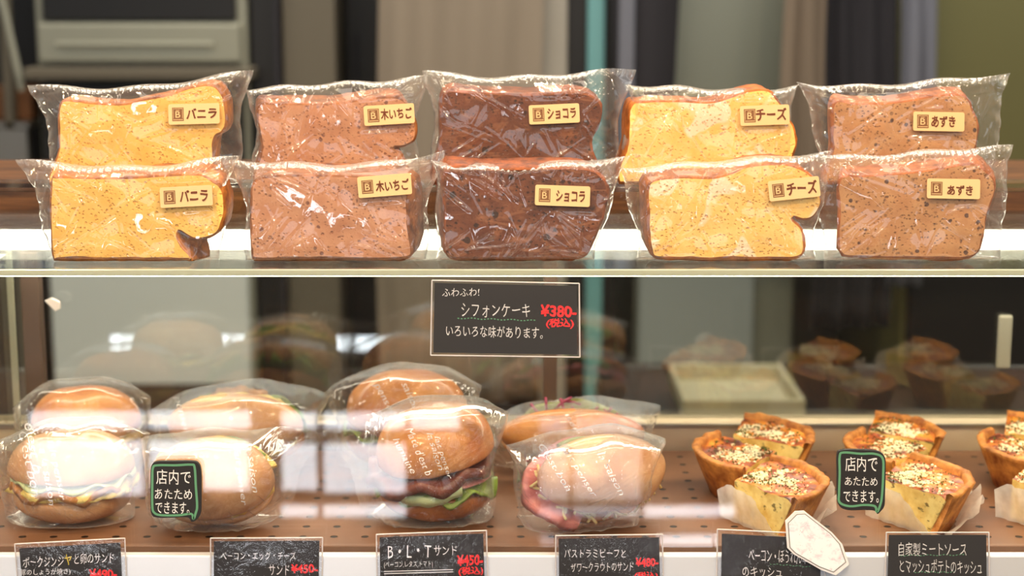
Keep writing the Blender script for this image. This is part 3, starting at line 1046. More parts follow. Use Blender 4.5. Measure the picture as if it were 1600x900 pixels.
R = math.radians
CAKES = [
    ('vanilla', 'バニラ', 'front', [(78, 282), (92, 275), (140, 276), (200, 276), (260, 272), (312, 271), (334, 282), (346, 292), (353, 320), (349, 350), (338, 367), (320, 374), (300, 374), (279, 362), (284, 382), (298, 398), (299, 416), (264, 422), (200, 423), (148, 422), (104, 416), (82, 408), (77, 340)],
     [(20, 256), (366, 247), (342, 424), (76, 424)], (291, 307, 82, 32, R(-3), (-10, 34, -10, 9)), (0.002, .006), 'yellow vanilla chiffon cake slice with a bite-shaped hollow, standing on the front glass row'),
    ('vanilla', 'バニラ', 'back', [(92, 162), (120, 156), (140, 159), (192, 161), (224, 154), (264, 146), (300, 134), (328, 131), (342, 139), (353, 160), (355, 192), (348, 208), (337, 216), (334, 250), (332, 300), (92, 300), (91, 230)],
     [(38, 136), (388, 114), (372, 290), (82, 290)], (303, 178, 80, 32, R(-1.5), (-12, 36, -9, 8)), (0.001, .002), 'yellow vanilla chiffon cake slice on the raised rear row'),
    ('strawberry', '木いちご', 'front', [(394, 286), (420, 274), (480, 272), (540, 273), (600, 276), (634, 290), (638, 330), (641, 370), (643, 400), (620, 411), (584, 417), (480, 418), (404, 411), (391, 392), (390, 330)],
     [(360, 258), (692, 240), (664, 424), (380, 424)], (601, 290, 84, 33, R(-4.5), (-14, 38, -9, 9)), (0.010, .006), 'pinkish brown raspberry chiffon cake slice on the front glass row'),
    ('strawberry', '木いちご', 'back', [(402, 166), (440, 161), (520, 160), (560, 155), (610, 150), (632, 156), (646, 178), (652, 200), (648, 220), (632, 230), (616, 232), (630, 242), (632, 300), (410, 300), (408, 230)],
     [(384, 138), (664, 116), (652, 290), (388, 290)], (608, 179, 79, 31, R(-3.5), (-13, 36, -10, 8)), (-0.005, .005), 'pinkish brown raspberry chiffon cake slice on the raised rear row'),
    ('chocolate', 'ショコラ', 'front', [(698, 264), (760, 263), (840, 261), (915, 262), (943, 276), (953, 300), (949, 320), (940, 352), (926, 384), (914, 402), (880, 411), (840, 413), (760, 411), (698, 402), (693, 340)],
     [(672, 250), (988, 252), (932, 424), (678, 424)], (879, 306, 86, 32, R(2), (-10, 35, -9, 9)), (-0.006, .005), 'dark chocolate chiffon cake slice on the front glass row'),
    ('chocolate', 'ショコラ', 'back', [(692, 147), (740, 143), (820, 146), (884, 143), (916, 145), (936, 156), (942, 172), (936, 200), (925, 224), (926, 300), (690, 300), (687, 220)],
     [(662, 110), (992, 112), (962, 290), (672, 290)], (866, 178, 79, 30, R(-2.5), (-11, 34, -9, 8)), (-0.002, .004), 'dark chocolate chiffon cake slice with pale swirls on the raised rear row'),
    ('cheese', 'チーズ', 'front', [(1014, 285), (1060, 275), (1112, 276), (1144, 268), (1168, 258), (1220, 254), (1252, 262), (1273, 278), (1282, 304), (1283, 322), (1271, 340), (1256, 345), (1239, 341), (1255, 358), (1260, 386), (1250, 403), (1220, 411), (1160, 412), (1080, 408), (1028, 406), (1014, 386), (1011, 330)],
     [(966, 262), (1312, 236), (1277, 424), (998, 424)], (1241, 295, 80, 32, R(-6), (-12, 36, -11, 10)), (-0.004, .004), 'pale yellow cheese chiffon cake slice on the front glass row'),
    ('cheese', 'チーズ', 'back', [(984, 165), (1010, 157), (1060, 156), (1110, 158), (1140, 150), (1172, 140), (1198, 139), (1213, 150), (1232, 180), (1244, 205), (1246, 226), (1240, 250), (1236, 300), (984, 300), (980, 220)],
     [(984, 136), (1252, 132), (1240, 290), (962, 290)], (1195, 180, 77, 31, R(-2), (-14, 34, -11, 9)), (-0.003, .002), 'pale yellow cheese chiffon cake slice on the raised rear row'),
    ('azuki', 'あずき', 'front', [(1312, 278), (1350, 273), (1420, 268), (1464, 262), (1520, 254), (1544, 268), (1557, 286), (1553, 312), (1544, 336), (1539, 368), (1530, 394), (1500, 407), (1420, 405), (1352, 404), (1312, 394), (1309, 330)],
     [(1262, 240), (1594, 231), (1574, 424), (1290, 424)], (1490, 295, 83, 31, R(1), (-10, 30, -6, 10)), (0.006, .005), 'speckled brown azuki bean chiffon cake slice on the front glass row'),
    ('azuki', 'あずき', 'back', [(1302, 161), (1340, 160), (1400, 158), (1460, 148), (1500, 146), (1516, 156), (1522, 172), (1530, 192), (1530, 212), (1524, 250), (1524, 300), (1304, 300), (1300, 230)],
     [(1250, 128), (1587, 120), (1562, 290), (1292, 290)], (1467, 190, 80, 30, R(1), (-12, 26, -9, 9)), (0.002, .004), 'speckled brown azuki bean chiffon cake slice on the raised rear row'),
]
for i, (fl, wd, row, face, quad, stk, bk, lab) in enumerate(CAKES):
    cake(fl, wd, row, face, quad, stk, bk, None, 11 * i + 3, lab, (274, 366) if i == 0 else None)


# ------------------------------------------------------------------ sandwiches
def bread_mat(name, light, dark, scale=26):
    b = NT(name)
    v = b.coord()
    n1 = b.noise(v, scale, 4, 0.6)
    n2 = b.noise(v, scale * 14, 3, 0.6)
    c = b.ramp(b.math('ADD', b.math('MULTIPLY', n1, .8), b.math('MULTIPLY', n2, .2)), [(0.34, lin(*dark)), (0.64, lin(*light))])
    return b.pbr(c, 0.42, normal=b.bump(n2, 0.25, 0.0008), spec=0.45, sss=0.06, sssr=0.004, coat=0.3)


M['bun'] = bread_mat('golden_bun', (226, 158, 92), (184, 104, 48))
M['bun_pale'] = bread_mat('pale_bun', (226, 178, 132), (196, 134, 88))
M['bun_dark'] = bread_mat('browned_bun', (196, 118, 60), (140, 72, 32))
M['cutbread'] = plain('cut_bread', (240, 214, 166), 0.8, vary=0.08, bscale=700, bump=0.3)
M['lettuce'] = plain('lettuce_green', (132, 158, 62), 0.4, vary=0.35, bscale=300, bump=0.3)
M['lettuce_pale'] = plain('lettuce_rib', (206, 216, 158), 0.35, vary=0.12, bscale=300, bump=0.3)
M['bacon'] = plain('fried_bacon', (112, 56, 42), 0.35, vary=0.45, bscale=380, bump=0.5)
M['ham'] = plain('pink_ham', (214, 128, 124), 0.35, vary=0.2, bscale=260, bump=0.4)
M['egg'] = plain('egg_salad', (238, 206, 112), 0.5, vary=0.2, bscale=420, bump=0.7)
M['pickle'] = plain('pickle_green', (150, 158, 78), 0.3, vary=0.2, bscale=260, bump=0.2)
M['onion'] = plain('red_onion', (168, 62, 92), 0.35, vary=0.3, bscale=300)
M['chicken'] = plain('fried_chicken', (182, 118, 54), 0.5, vary=0.4, bscale=360, bump=0.7)
M['kraut'] = plain('sauerkraut', (228, 204, 142), 0.45, vary=0.15, bscale=420, bump=0.5)
M['print'] = plain('white_print', (244, 240, 238), 0.7)


def half_bun(rx, ry, h, seed, dimple=0.0, nr=18, na=56, under=0.35):
    """domed half bun, flat side down at z=0"""
    V = []
    rings = []
    for j in range(nr):
        a = (j / (nr - 1)) * math.pi / 2
        r = math.sin(a) ** 0.85; z = math.cos(a) ** 0.8
        rings.append((r, z - dimple * math.exp(-(r / .28) ** 2)))
    rings.append((.965, -.06)); rings.append((.86, -.08)); rings.append((0.4, -.07))
    for r, z in rings:
        for i in range(na):
            t_ = 2 * math.pi * i / na
            w = 1 + .035 * nz(math.cos(t_) * 1.6 + seed, math.sin(t_) * 1.6, z * 1.4)
            V.append((rx * r * w * math.cos(t_), ry * r * w * math.sin(t_), h * (z + .05 * nz(r * math.cos(t_) * 2 + seed, r * math.sin(t_) * 2))))
    Fc = [tuple(reversed(q)) for q in grid_faces(na, len(rings), 0, True)]
    V.append((0, 0, -h * .07)); c = len(V) - 1; b0 = (len(rings) - 1) * na
    for i in range(na):
        Fc.append((b0 + i, c, b0 + (i + 1) % na))
    return V, [tuple(reversed(q)) for q in Fc]


def frill(rx, ry, z, seed, amp=.006, ext=1.02, thick=.0025, waves=9, na=110, cov=(0, 360), inner=.45, droop=0.0):
    """ruffled leaf / slice layer lying between the buns"""
    V = []
    a0, a1 = math.radians(cov[0]), math.radians(cov[1])
    nr = 7
    for s in (0, 1):
        for j in range(nr):
            for i in range(na):
                t_ = a0 + (a1 - a0) * i / (na - 1)
                k = j / (nr - 1)
                r = inner + (ext - inner) * k + .05 * k * nz(math.cos(t_) * 2.5 + seed, math.sin(t_) * 2.5)
                zz = z + amp * k * k * (math.sin(waves * t_ + seed) + .8 * nz(t_ * 5 + seed, k * 2)) - s * thick - droop * k ** 3
                V.append((rx * r * math.cos(t_), ry * r * math.sin(t_), zz))
    Fc = [q for q in grid_faces(na, nr)] + [tuple(reversed(q)) for q in grid_faces(na, nr, na * nr)]
    n = na * nr
    k = (nr - 1) * na
    for i in range(na - 1):
        Fc.append((k + i, k + i + 1, n + k + i + 1, n + k + i))
    return V, Fc


def lump(rx, ry, z, th, seed, na=64, nr=9, rough=.12):
    """thick uneven filling layer, closed"""
    V = []
    prof = [(0.0, 1), (.5, 1), (.85, .9), (.98, .5), (1.0, 0), (.97, -.5), (.85, -.9), (.5, -1), (0, -1)]
    for r, zz in prof:
        for i in range(na):
            t_ = 2 * math.pi * i / na
            w = 1 + rough * nz(math.cos(t_) * 3 + seed, math.sin(t_) * 3, zz) + rough * .6 * nz(math.cos(t_) * 9 + seed, math.sin(t_) * 9, zz * 2)
            V.append((rx * r * w * math.cos(t_), ry * r * w * math.sin(t_), z + zz * th * (1 + .5 * nz(t_ * 3 + seed, r * 4))))
    return V, [q for q in grid_faces(na, len(prof), 0, True)][::1] if False else [tuple(reversed(q)) for q in grid_faces(na, len(prof), 0, True)]


def strips(rx, ry, z, seed, n, ln, wd, th):
    """separate ribbon-like shreds (one part: shredded filling)"""
    rnd = random.Random(seed)
    mb = MB()
    for i in range(n):
        a = rnd.uniform(0, 2 * math.pi); r = rnd.uniform(.55, 1.0)
        p = Vector((rx * r * math.cos(a), ry * r * math.sin(a), z + rnd.uniform(-.004, .004)))
        b = rnd.uniform(0, 6.3)
        pts = [p + Vector((math.cos(b) * s * ln, math.sin(b) * s * ln, .003 * math.sin(s * 5 + i))) for s in (-.5, -.17, .17, .5)]
        mb.tube(pts, th, 6)
    return mb.v, mb.f


def sandwich(spec):
    """spec: dict with centre px, foot depth, radii, orientation, layers"""
    Yc = spec['y']; zb = ZTRAY + .0006
    Xc = at((spec['px0'] + spec['px1']) / 2, spec['row'], Yc)[0]
    th = thing('wrapped_sandwich', spec['label'], 'sandwich', (Xc, Yc, zb), 'wrapped sandwiches on the perforated tray')
    Mx = Matrix.Rotation(spec.get('yaw', 0), 4, 'Z') @ Matrix.Rotation(spec.get('tilt_x', 0), 4, 'X') @ Matrix.Rotation(spec.get('tilt_y', 0), 4, 'Y') @ Matrix.Rotation(spec.get('spin', 0), 4, 'Z')
    parts = []
    for name, (V, Fc), mat, lift, tl in spec['layers']:
        Lm = Mx @ Matrix.Translation((0, 0, lift)) @ (Matrix.Rotation(tl, 4, 'X') if not isinstance(tl, tuple) else Matrix.Rotation(tl[0], 4, 'X') @ Matrix.Rotation(tl[1], 4, 'Y'))
        parts.append((name, [Lm @ Vector(p) for p in V], Fc, mat))
    zmin = min(p.z for q in parts for p in q[1])
    allp = [p for q in parts for p in q[1]]
    off = Vector((Xc, Yc, zb - zmin + .0012))
    for name, V, Fc, mat in parts:
        mobj(name, [p + off for p in V], Fc, M[mat], th, True)
    xs = [p.x for p in allp]; zs = [p.z - zmin for p in allp]; ys = [p.y for p in allp]
    # bag follows the sandwich: support depth measured on a coarse grid
    gx = np.linspace(min(xs), max(xs), 26); gz = np.linspace(0, max(zs), 18)
    fr = np.zeros((18, 26)); bk = np.zeros((18, 26))
    for p in allp:
        i = int(round((p.x - gx[0]) / (gx[-1] - gx[0]) * 25)); j = int(round((p.z - zmin) / gz[-1] * 17))
        fr[j, i] = max(fr[j, i], -p.y); bk[j, i] = max(bk[j, i], p.y)
    for _ in range(3):
        for A in (fr, bk):
            B = A.copy()
            B[1:] = np.maximum(B[1:], A[:-1] * .97); B[:-1] = np.maximum(B[:-1], A[1:] * .97)
            B[:, 1:] = np.maximum(B[:, 1:], A[:, :-1] * .97); B[:, :-1] = np.maximum(B[:, :-1], A[:, 1:] * .97)
            A[:] = B
    for _ in range(1):
        for A in (fr, bk):
            P_ = np.pad(A, 1, mode='edge')
            A[:] = np.maximum(A, (P_[1:-1, 1:-1] + P_[:-2, 1:-1] + P_[2:, 1:-1] + P_[1:-1, :-2] + P_[1:-1, 2:]) / 5)
    fr += .003; bk += .003

    def samp(A):
        def f(X, Z):
            i = np.clip((X - Xc - gx[0]) / (gx[-1] - gx[0]) * 25, 0, 24.999); j = np.clip((Z - zb) / gz[-1] * 17, 0, 16.999)
            i0 = i.astype(int); j0 = j.astype(int); a = i - i0; b = j - j0
            v = A[j0, i0] * (1 - a) * (1 - b) + A[j0, i0 + 1] * a * (1 - b) + A[j0 + 1, i0] * (1 - a) * b + A[j0 + 1, i0 + 1] * a * b
            ox = np.maximum(np.maximum(gx[0] - (X - Xc), (X - Xc) - gx[-1]), 0); oz = np.maximum(Z - zb - gz[-1], 0)
            return v * np.clip(1 - np.sqrt(ox ** 2 + oz ** 2) / .022, 0, 1)
        return f
    bx0, btop, bx1, bx2, bx3, arch = spec['bag']     # px: left top, top row, right top, right foot, left foot
    TL = at(bx0, btop[0], Yc); TR = at(bx1, btop[1], Yc)
    BR = (at(bx2, 800, Yc)[0], zb + .0004); BL = (at(bx3, 800, Yc)[0], zb + .0004)
    ret = []
    bag('bag', [TL, TR, BR, BL], Yc, samp(fr), samp(bk), spec['seed'], M['bagfilm'], th, None, nu=200, nv=150, ncrease=130, amp=.0026, seam_top=.05, edge=.07, zmin=zb, arch=arch * .72, seam=False, cw=.0019, yret=ret)
    wr = th.children[-1] if False else [c for c in th.children if c.name.startswith('bag')][0]
    X_, Z_, Y_ = ret[0]

    def yfun(X, Z):
        k = np.argmin((X_ - X) ** 2 + (Z_ - Z) ** 2)
        return float(Y_.ravel()[k]) - .0012
    for s, box, rt in spec.get('prints', ()):
        v, f = glyph_mesh(s, -.006, .09, spec['seed'])
        v = [(x + .22 * y, y) for x, y, _ in v]
        xs2 = [p[0] for p in v]; ys2 = [p[1] for p in v]
        cxp, cyp, ln, ht = box
        out = []
        for x, y in v:
            du = ((x - min(xs2)) / (max(xs2) - min(xs2)) - .5) * ln; dv = (.5 - (y - min(ys2)) / (max(ys2) - min(ys2))) * ht
            px = cxp + du * math.cos(rt) - dv * math.sin(rt); rw = cyp + du * math.sin(rt) + dv * math.cos(rt)
            yy = Yc - .05
            for _ in range(3):
                X, Z = at(px, rw, yy); yy = yfun(X, Z)
            X, Z = at(px, rw, yy)
            out.append((X, yy, Z))
        mobj('printed_lettering', out, f, M['print'], wr)
    return th


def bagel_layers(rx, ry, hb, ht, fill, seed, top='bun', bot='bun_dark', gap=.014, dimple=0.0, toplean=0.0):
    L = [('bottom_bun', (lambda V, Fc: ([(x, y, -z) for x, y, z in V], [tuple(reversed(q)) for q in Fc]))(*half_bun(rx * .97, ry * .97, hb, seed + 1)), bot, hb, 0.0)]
    for f in fill:
        L.append(f)
    L.append(('top_bun', half_bun(rx, ry, ht, seed, dimple), top, hb + gap, toplean))
    return L


SW = []
# pork ginger and egg bagels
rx, ry = .054, .045
SW.append(dict(px0=18, px1=212, row=760, y=.088, seed=101, label='wrapped bagel sandwich with egg filling, standing above the pork ginger price card',
               layers=bagel_layers(rx, ry, .025, .034, [('egg_filling', lump(rx * 1.0, ry * 1.02, .032, .006, 3, rough=.16), 'egg', 0, 0.0), ('pork_slices', frill(rx, ry, .036, 7, .004, 1.03, .006, 7, cov=(190, 330)), 'chicken', 0, 0.0), ('lettuce_leaf', frill(rx, ry, .041, 4, .003, 1.0), 'lettuce_pale', 0, 0.0)], 5, 'bun_pale', 'bun_pale', .018, 0.0, R(-4)),
               tilt_x=R(4), bag=(-10, (690, 674), 238, 206, 14, .024),
               prints=(("C'est bon", (46, 725, 105, 15), R(78)), ('fait penser', (88, 735, 95, 13), R(78)), ('a la saison', (74, 745, 90, 11), R(80)), ("d'est b", (52, 700, 80, 15), R(80)))))
SW.append(dict(px0=50, px1=224, row=680, y=.245, seed=102, label='wrapped bagel sandwich behind the egg filled bagel at the end of the case',
               layers=bagel_layers(.0535, .042, .024, .036, [('egg_filling', lump(.053, .042, .031, .006, 13), 'egg', 0, 0.0)], 8, 'bun', 'bun', .016, .12),
               tilt_x=R(4), bag=(16, (640, 622), 240, 228, 40, .040), prints=()))
# bacon, egg and cheese buns, standing on edge with the filling upwards
SW.append(dict(px0=245, px1=436, row=760, y=.090, seed=103, label='wrapped bun with egg and cheese showing along its top, behind the speech bubble sign',
               layers=bagel_layers(.054, .036, .020, .036, [('egg_filling', lump(.050, .032, .027, .006, 6, rough=.12), 'egg', 0, 0.0), ('cheese_slice', frill(.055, .041, .030, 18, .003, 1.05, .004, 6, cov=(20, 160)), 'egg', 0, 0.0), ('lettuce_leaf', frill(.055, .040, .034, 9, .004, 1.04, cov=(35, 150)), 'lettuce', 0, 0.0)], 15, 'bun_pale', 'bun_pale', .016),
               tilt_x=R(52), bag=(226, (690, 678), 508, 446, 232, .019), prints=(('la saison', (395, 730, 80, 12), R(82)), ('fait penser', (375, 745, 90, 12), R(82)))))
SW.append(dict(px0=272, px1=488, row=680, y=.245, seed=104, label='wrapped bun topped with fried chicken and green lettuce behind the egg and cheese bun',
               layers=bagel_layers(.064, .030, .020, .032, [('chicken_piece', lump(.042, .044, .033, .010, 26, rough=.25), 'chicken', 0, 0.0), ('lettuce_leaf', frill(.064, .042, .024, 29, .006, 1.05, waves=11, cov=(5, 175)), 'lettuce', 0, 0.0), ('egg_filling', lump(.060, .035, .045, .003, 36), 'egg', 0, 0.0)], 25, 'bun_pale', 'bun', .030),
               tilt_x=R(58), bag=(232, (640, 618), 512, 496, 240, .032), prints=(('penser', (282, 648, 60, 10), R(75)),)))
# BLT bagels
rx, ry = .052, .048
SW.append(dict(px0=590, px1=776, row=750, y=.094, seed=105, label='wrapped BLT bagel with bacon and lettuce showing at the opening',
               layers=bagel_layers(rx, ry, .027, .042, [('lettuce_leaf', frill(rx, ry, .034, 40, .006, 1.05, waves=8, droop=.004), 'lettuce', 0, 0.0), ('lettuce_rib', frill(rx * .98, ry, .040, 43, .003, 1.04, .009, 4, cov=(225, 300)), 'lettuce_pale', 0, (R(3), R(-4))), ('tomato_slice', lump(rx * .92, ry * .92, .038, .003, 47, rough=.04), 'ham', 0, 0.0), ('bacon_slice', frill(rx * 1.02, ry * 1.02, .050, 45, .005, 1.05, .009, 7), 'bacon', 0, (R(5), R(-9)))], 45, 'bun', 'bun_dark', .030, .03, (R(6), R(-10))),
               tilt_x=R(3), bag=(506, (672, 646), 792, 772, 572, .028),
               prints=(("Mate d'est b", (655, 705, 80, 13), R(66)), ('fait penser', (692, 715, 70, 11), R(72)), ('la saison', (680, 705, 62, 11), R(72)), ('humaine', (632, 712, 62, 11), R(62)))))
SW.append(dict(px0=541, px1=732, row=640, y=.245, seed=106, label='wrapped golden bagel with a shiny pale crown behind the BLT bagel',
               layers=bagel_layers(.059, .043, .027, .047, [('lettuce_leaf', frill(.059, .043, .038, 50, .004, 1.05), 'lettuce', 0, 0.0), ('bacon_slice', frill(.058, .042, .043, 52, .004, 1.02, .005), 'bacon', 0, 0.0)], 51, 'bun', 'bun', .020, .08),
               tilt_x=R(3), bag=(510, (612, 598), 750, 738, 530, .032), prints=(('penser', (600, 625, 58, 10), R(60)), ('saison', (642, 620, 50, 10), R(64)))))
# pastrami and sauerkraut rolls, standing on edge
SW.append(dict(px0=806, px1=1022, row=750, y=.090, seed=107, label='wrapped pastrami bun with pink meat and pickles beside the quiches',
               layers=bagel_layers(.060, .034, .020, .036, [('meat_slices', frill(.064, .040, .028, 60, .005, 1.08, .009, 6, cov=(70, 245)), 'ham', 0, 0.0), ('sauerkraut', strips(.056, .034, .030, 61, 110, .018, .002, .0013), 'kraut', 0, 0.0), ('pickle_slice', frill(.058, .040, .036, 62, .002, 1.04, .004, 4, cov=(35, 120)), 'pickle', 0, 0.0)], 60, 'bun_pale', 'bun', .020),
               tilt_x=R(50), yaw=R(24), bag=(790, (694, 690), 1040, 1000, 806, .023),
               prints=(("C'est bon", (868, 730, 85, 12), R(58)), ('fait penser', (905, 738, 90, 12), R(58)), ('la saison', (955, 740, 75, 11), R(62)))))
SW.append(dict(px0=780, px1=1004, row=690, y=.245, seed=108, label='wrapped pastrami bun topped with pickle slices and red onion behind its twin',
               layers=bagel_layers(.069, .024, .018, .030, [('pickle_slice', frill(.056, .036, .034, 70, .003, 1.05, .005, 9, cov=(35, 150)), 'pickle', 0, 0.0), ('red_onion', strips(.055, .035, .038, 71, 60, .02, .002, .0014), 'onion', 0, 0.0), ('meat_slices', frill(.066, .031, .027, 72, .004, 1.04, .007, cov=(20, 170)), 'ham', 0, 0.0)], 70, 'bun', 'bun', .022),
               tilt_x=R(58), bag=(760, (650, 634), 1030, 1022, 772, .021), prints=(('penser', (885, 650, 60, 10), R(62)),)))
for s in SW:
    sandwich(s)


# ------------------------------------------------------------------ quiches
M['pastry'] = crust('quiche_pastry', (222, 152, 74), (142, 74, 30), 75, .6)


def quiche_top():
    b = NT('quiche_filling')
    v = b.coord()
    n1 = b.noise(v, 38, 4, .6); n2 = b.noise(v, 140, 4, .6)
    c = b.ramp(b.math('ADD', b.math('MULTIPLY', n1, .7), b.math('MULTIPLY', n2, .3)),
               [(0.38, lin(84, 34, 14)), (0.47, lin(160, 70, 22)), (0.56, lin(222, 140, 44)), (0.72, lin(246, 200, 96))])
    return b.pbr(c, .35, normal=b.bump(n2, .5, .002), spec=.5)


def quiche_side():
    b = NT('quiche_cut_side')
    v = b.coord()
    n1 = b.noise(v, 60, 4, .6)
    c = b.ramp(n1, [(0.36, lin(222, 184, 100)), (0.6, lin(250, 226, 148))])
    s = b.ramp(b.noise(b.coord((1, 1, 1.6)), 95, 3), [(0.60, 0.0), (0.66, .8)])
    c = b.mix(s, c, lin(84, 70, 36))
    return b.pbr(c, .5, normal=b.bump(n1, .4, .001), sss=.1)


M['qtop'] = quiche_top(); M['qside'] = quiche_side()
M['cheese_bits'] = plain('grated_cheese', (255, 240, 204), .6)
M['herbs'] = plain('dried_herbs', (96, 100, 44), .8)


def paper_mat():
    b = NT('greaseproof_paper')
    v = b.coord()
    n1 = b.noise(v, 60, 3)
    tr = b.n('ShaderNodeBsdfTransparent', inp={'Color': (1, .98, .95, 1)})
    df = b.n('ShaderNodeBsdfDiffuse', inp={'Color': lin(255, 251, 248)})
    tl = b.n('ShaderNodeBsdfTranslucent', inp={'Color': lin(255, 251, 248)})
    m1 = b.n('ShaderNodeMixShader', inp={0: .4}); b.l(df.outputs[0], m1.inputs[1]); b.l(tl.outputs[0], m1.inputs[2])
    m2 = b.n('ShaderNodeMixShader'); b.l(b.ramp(n1, [(.35, .55), (.65, .78)]), m2.inputs[0])
    b.l(tr.outputs[0], m2.inputs[1]); b.l(m1.outputs[0], m2.inputs[2])
    b.l(m2.outputs[0], b.out.inputs[0])
    return b.m


M['paper'] = paper_mat()


def quiche(px, row, ang, label, seed, Rr=.080, half=57, H=.038, paper=True, turn=1):
    zb = ZTRAY + .0006
    ax, ay = at_z(px, row, zb + H)
    th = thing('quiche_wedge', label, 'quiche', (ax, ay, zb), 'quiche wedges on the perforated tray')
    rnd = random.Random(seed)
    ha = math.radians(half)
    na = 40
    T = [ang - ha + 2 * ha * i / (na - 1) for i in range(na)]

    def rim(t_):
        return 1 + .03 * nz(math.cos(t_) * 3 + seed, math.sin(t_) * 3) + .012 * nz(t_ * 14 + seed, 1)
    Rb = Rr * .80
    tk = .0068
    prof = [(Rb - tk, .003), (Rb, 0), (Rb + (Rr - Rb) * .35, H * .35), (Rb + (Rr - Rb) * .72, H * .72), (Rr - .001, H * .95), (Rr + .001, H + .002), (Rr - .001, H + .0028), (Rr - tk * .5, H + .0036), (Rr - tk, H + .0020), (Rr - tk - .001, H - .004), (Rb - tk + (Rr - Rb) * .4, H * .4)]
    V = []
    for t_ in T:
        for r, z in prof:
            k = rim(t_) if z > .01 else 1 + (rim(t_) - 1) * .3
            zz = z + (.0022 * nz(t_ * 6 + seed, 5) + .001 * nz(t_ * 20, seed)) * (1 if z > H * .8 else 0)
            V.append((ax + r * k * math.cos(t_), ay + r * k * math.sin(t_), zb + max(0, zz)))
    npf = len(prof)
    Fc = []
    for i in range(na - 1):
        for j in range(npf):
            Fc.append((i * npf + j, (i + 1) * npf + j, (i + 1) * npf + (j + 1) % npf, i * npf + (j + 1) % npf))
    Fc.append(tuple(reversed(range(npf)))); Fc.append(tuple((na - 1) * npf + j for j in range(npf)))
    mobj('crust', V, Fc, M['pastry'], th, True)
    # filling
    nr = 16
    V, Fc, mi = [], [], []

    def topz(x, y, k):
        return H - .001 + .0028 * nz(x * 60 + seed, y * 60) + .0015 * nz(x * 170, y * 170 + seed) - .002 * (k > .96)
    for lvl in (0, 1):
        for j in range(nr):
            for i in range(na):
                k = j / (nr - 1)
                r0, r1 = (Rb - tk + .0004, Rr - tk + .0004)
                r = (r1 if lvl else r0) * k * (rim(T[i]) if k > .8 else 1)
                if k > .5: pass
                x, y = r * math.cos(T[i]), r * math.sin(T[i])
                V.append((ax + x, ay + y, zb + (topz(ax + x, ay + y, k) if lvl else .0015)))
    n = nr * na
    for q in grid_faces(na, nr, n): Fc.append(q); mi.append(0)
    for q in grid_faces(na, nr, 0): Fc.append(tuple(reversed(q))); mi.append(1)
    for j in range(nr - 1):
        for i in (0, na - 1):
            a = j * na + i; b = (j + 1) * na + i
            q = (a, b, n + b, n + a)
            Fc.append(q if i == 0 else tuple(reversed(q))); mi.append(1)
    for i in range(na - 1):
        a = (nr - 1) * na + i
        Fc.append((a, a + 1, n + a + 1, n + a)); mi.append(1)
    fo = mobj('filling', V, Fc, [M['qtop'], M['qside']], th, True, mi)
    for p in fo.data.polygons:
        if p.material_index: p.use_smooth = False
    # grated cheese and herbs
    mb, hb = MB(), MB()
    c0x, c0y = rnd.uniform(.36, .5), rnd.uniform(-.25, .25)
    clumps = [(ang + rnd.uniform(-ha, ha) * .75, rnd.uniform(.22, .68)) for _ in range(8)]
    for i in range(900):
        ca_, ck_ = clumps[rnd.randrange(len(clumps))]
        t_ = ca_ + rnd.gauss(0, .24); k = ck_ + rnd.gauss(0, .11)
        if abs(t_ - ang) > ha * .95: continue
        if k > .84 or k < .06: continue
        if nz(k * math.cos(t_) * 5 + seed, k * math.sin(t_) * 5) < -.02 and rnd.random() < .85: continue
        r = k * Rr
        x, y = ax + r * math.cos(t_), ay + r * math.sin(t_)
        z = zb + topz(x, y, k)
        s = rnd.uniform(.0004, .0013)
        e = [Vector((rnd.uniform(-1, 1), rnd.uniform(-1, 1), rnd.uniform(-.6, .8))).normalized() * s * rnd.uniform(.7, 1.3) for _ in range(1)]
        m = Matrix.Rotation(rnd.uniform(0, 6), 3, 'Z') @ Matrix.Rotation(rnd.uniform(-.6, .6), 3, 'X')
        sx, sy, sz = s * rnd.uniform(.8, 1.8), s * rnd.uniform(.7, 1.1), s * rnd.uniform(.5, .9)
        pts = [m @ Vector((a * sx * rnd.uniform(.7, 1.1), b * sy * rnd.uniform(.7, 1.1), c * sz * rnd.uniform(.7, 1.1))) for a in (-1, 1) for b in (-1, 1) for c in (-1, 1)]
        mb.add([(x + p.x, y + p.y, z + p.z + sz * .6) for p in pts], [(0, 1, 3, 2), (4, 6, 7, 5), (0, 4, 5, 1), (2, 3, 7, 6), (0, 2, 6, 4), (1, 5, 7, 3)])
    for i in range(200):
        t_ = ang + rnd.uniform(-ha, ha) * .9; k = rnd.uniform(.1, .82); r = k * Rr
        x, y = ax + r * math.cos(t_), ay + r * math.sin(t_); z = zb + topz(x, y, k) + .0006
        a = rnd.uniform(0, 6.3); l = rnd.uniform(.0006, .0014); w = l * .5
        dx, dy = math.cos(a), math.sin(a)
        hb.add([(x + dx * l, y + dy * l, z + .0012), (x - dy * w, y + dx * w, z), (x - dx * l, y - dy * l, z + .001), (x + dy * w, y - dx * w, z + .0018)], [(0, 1, 2), (0, 2, 3)])
    mb.build('grated_cheese', M['cheese_bits'], th, kind='stuff')
    hb.build('dried_herbs', M['herbs'], th, kind='stuff')
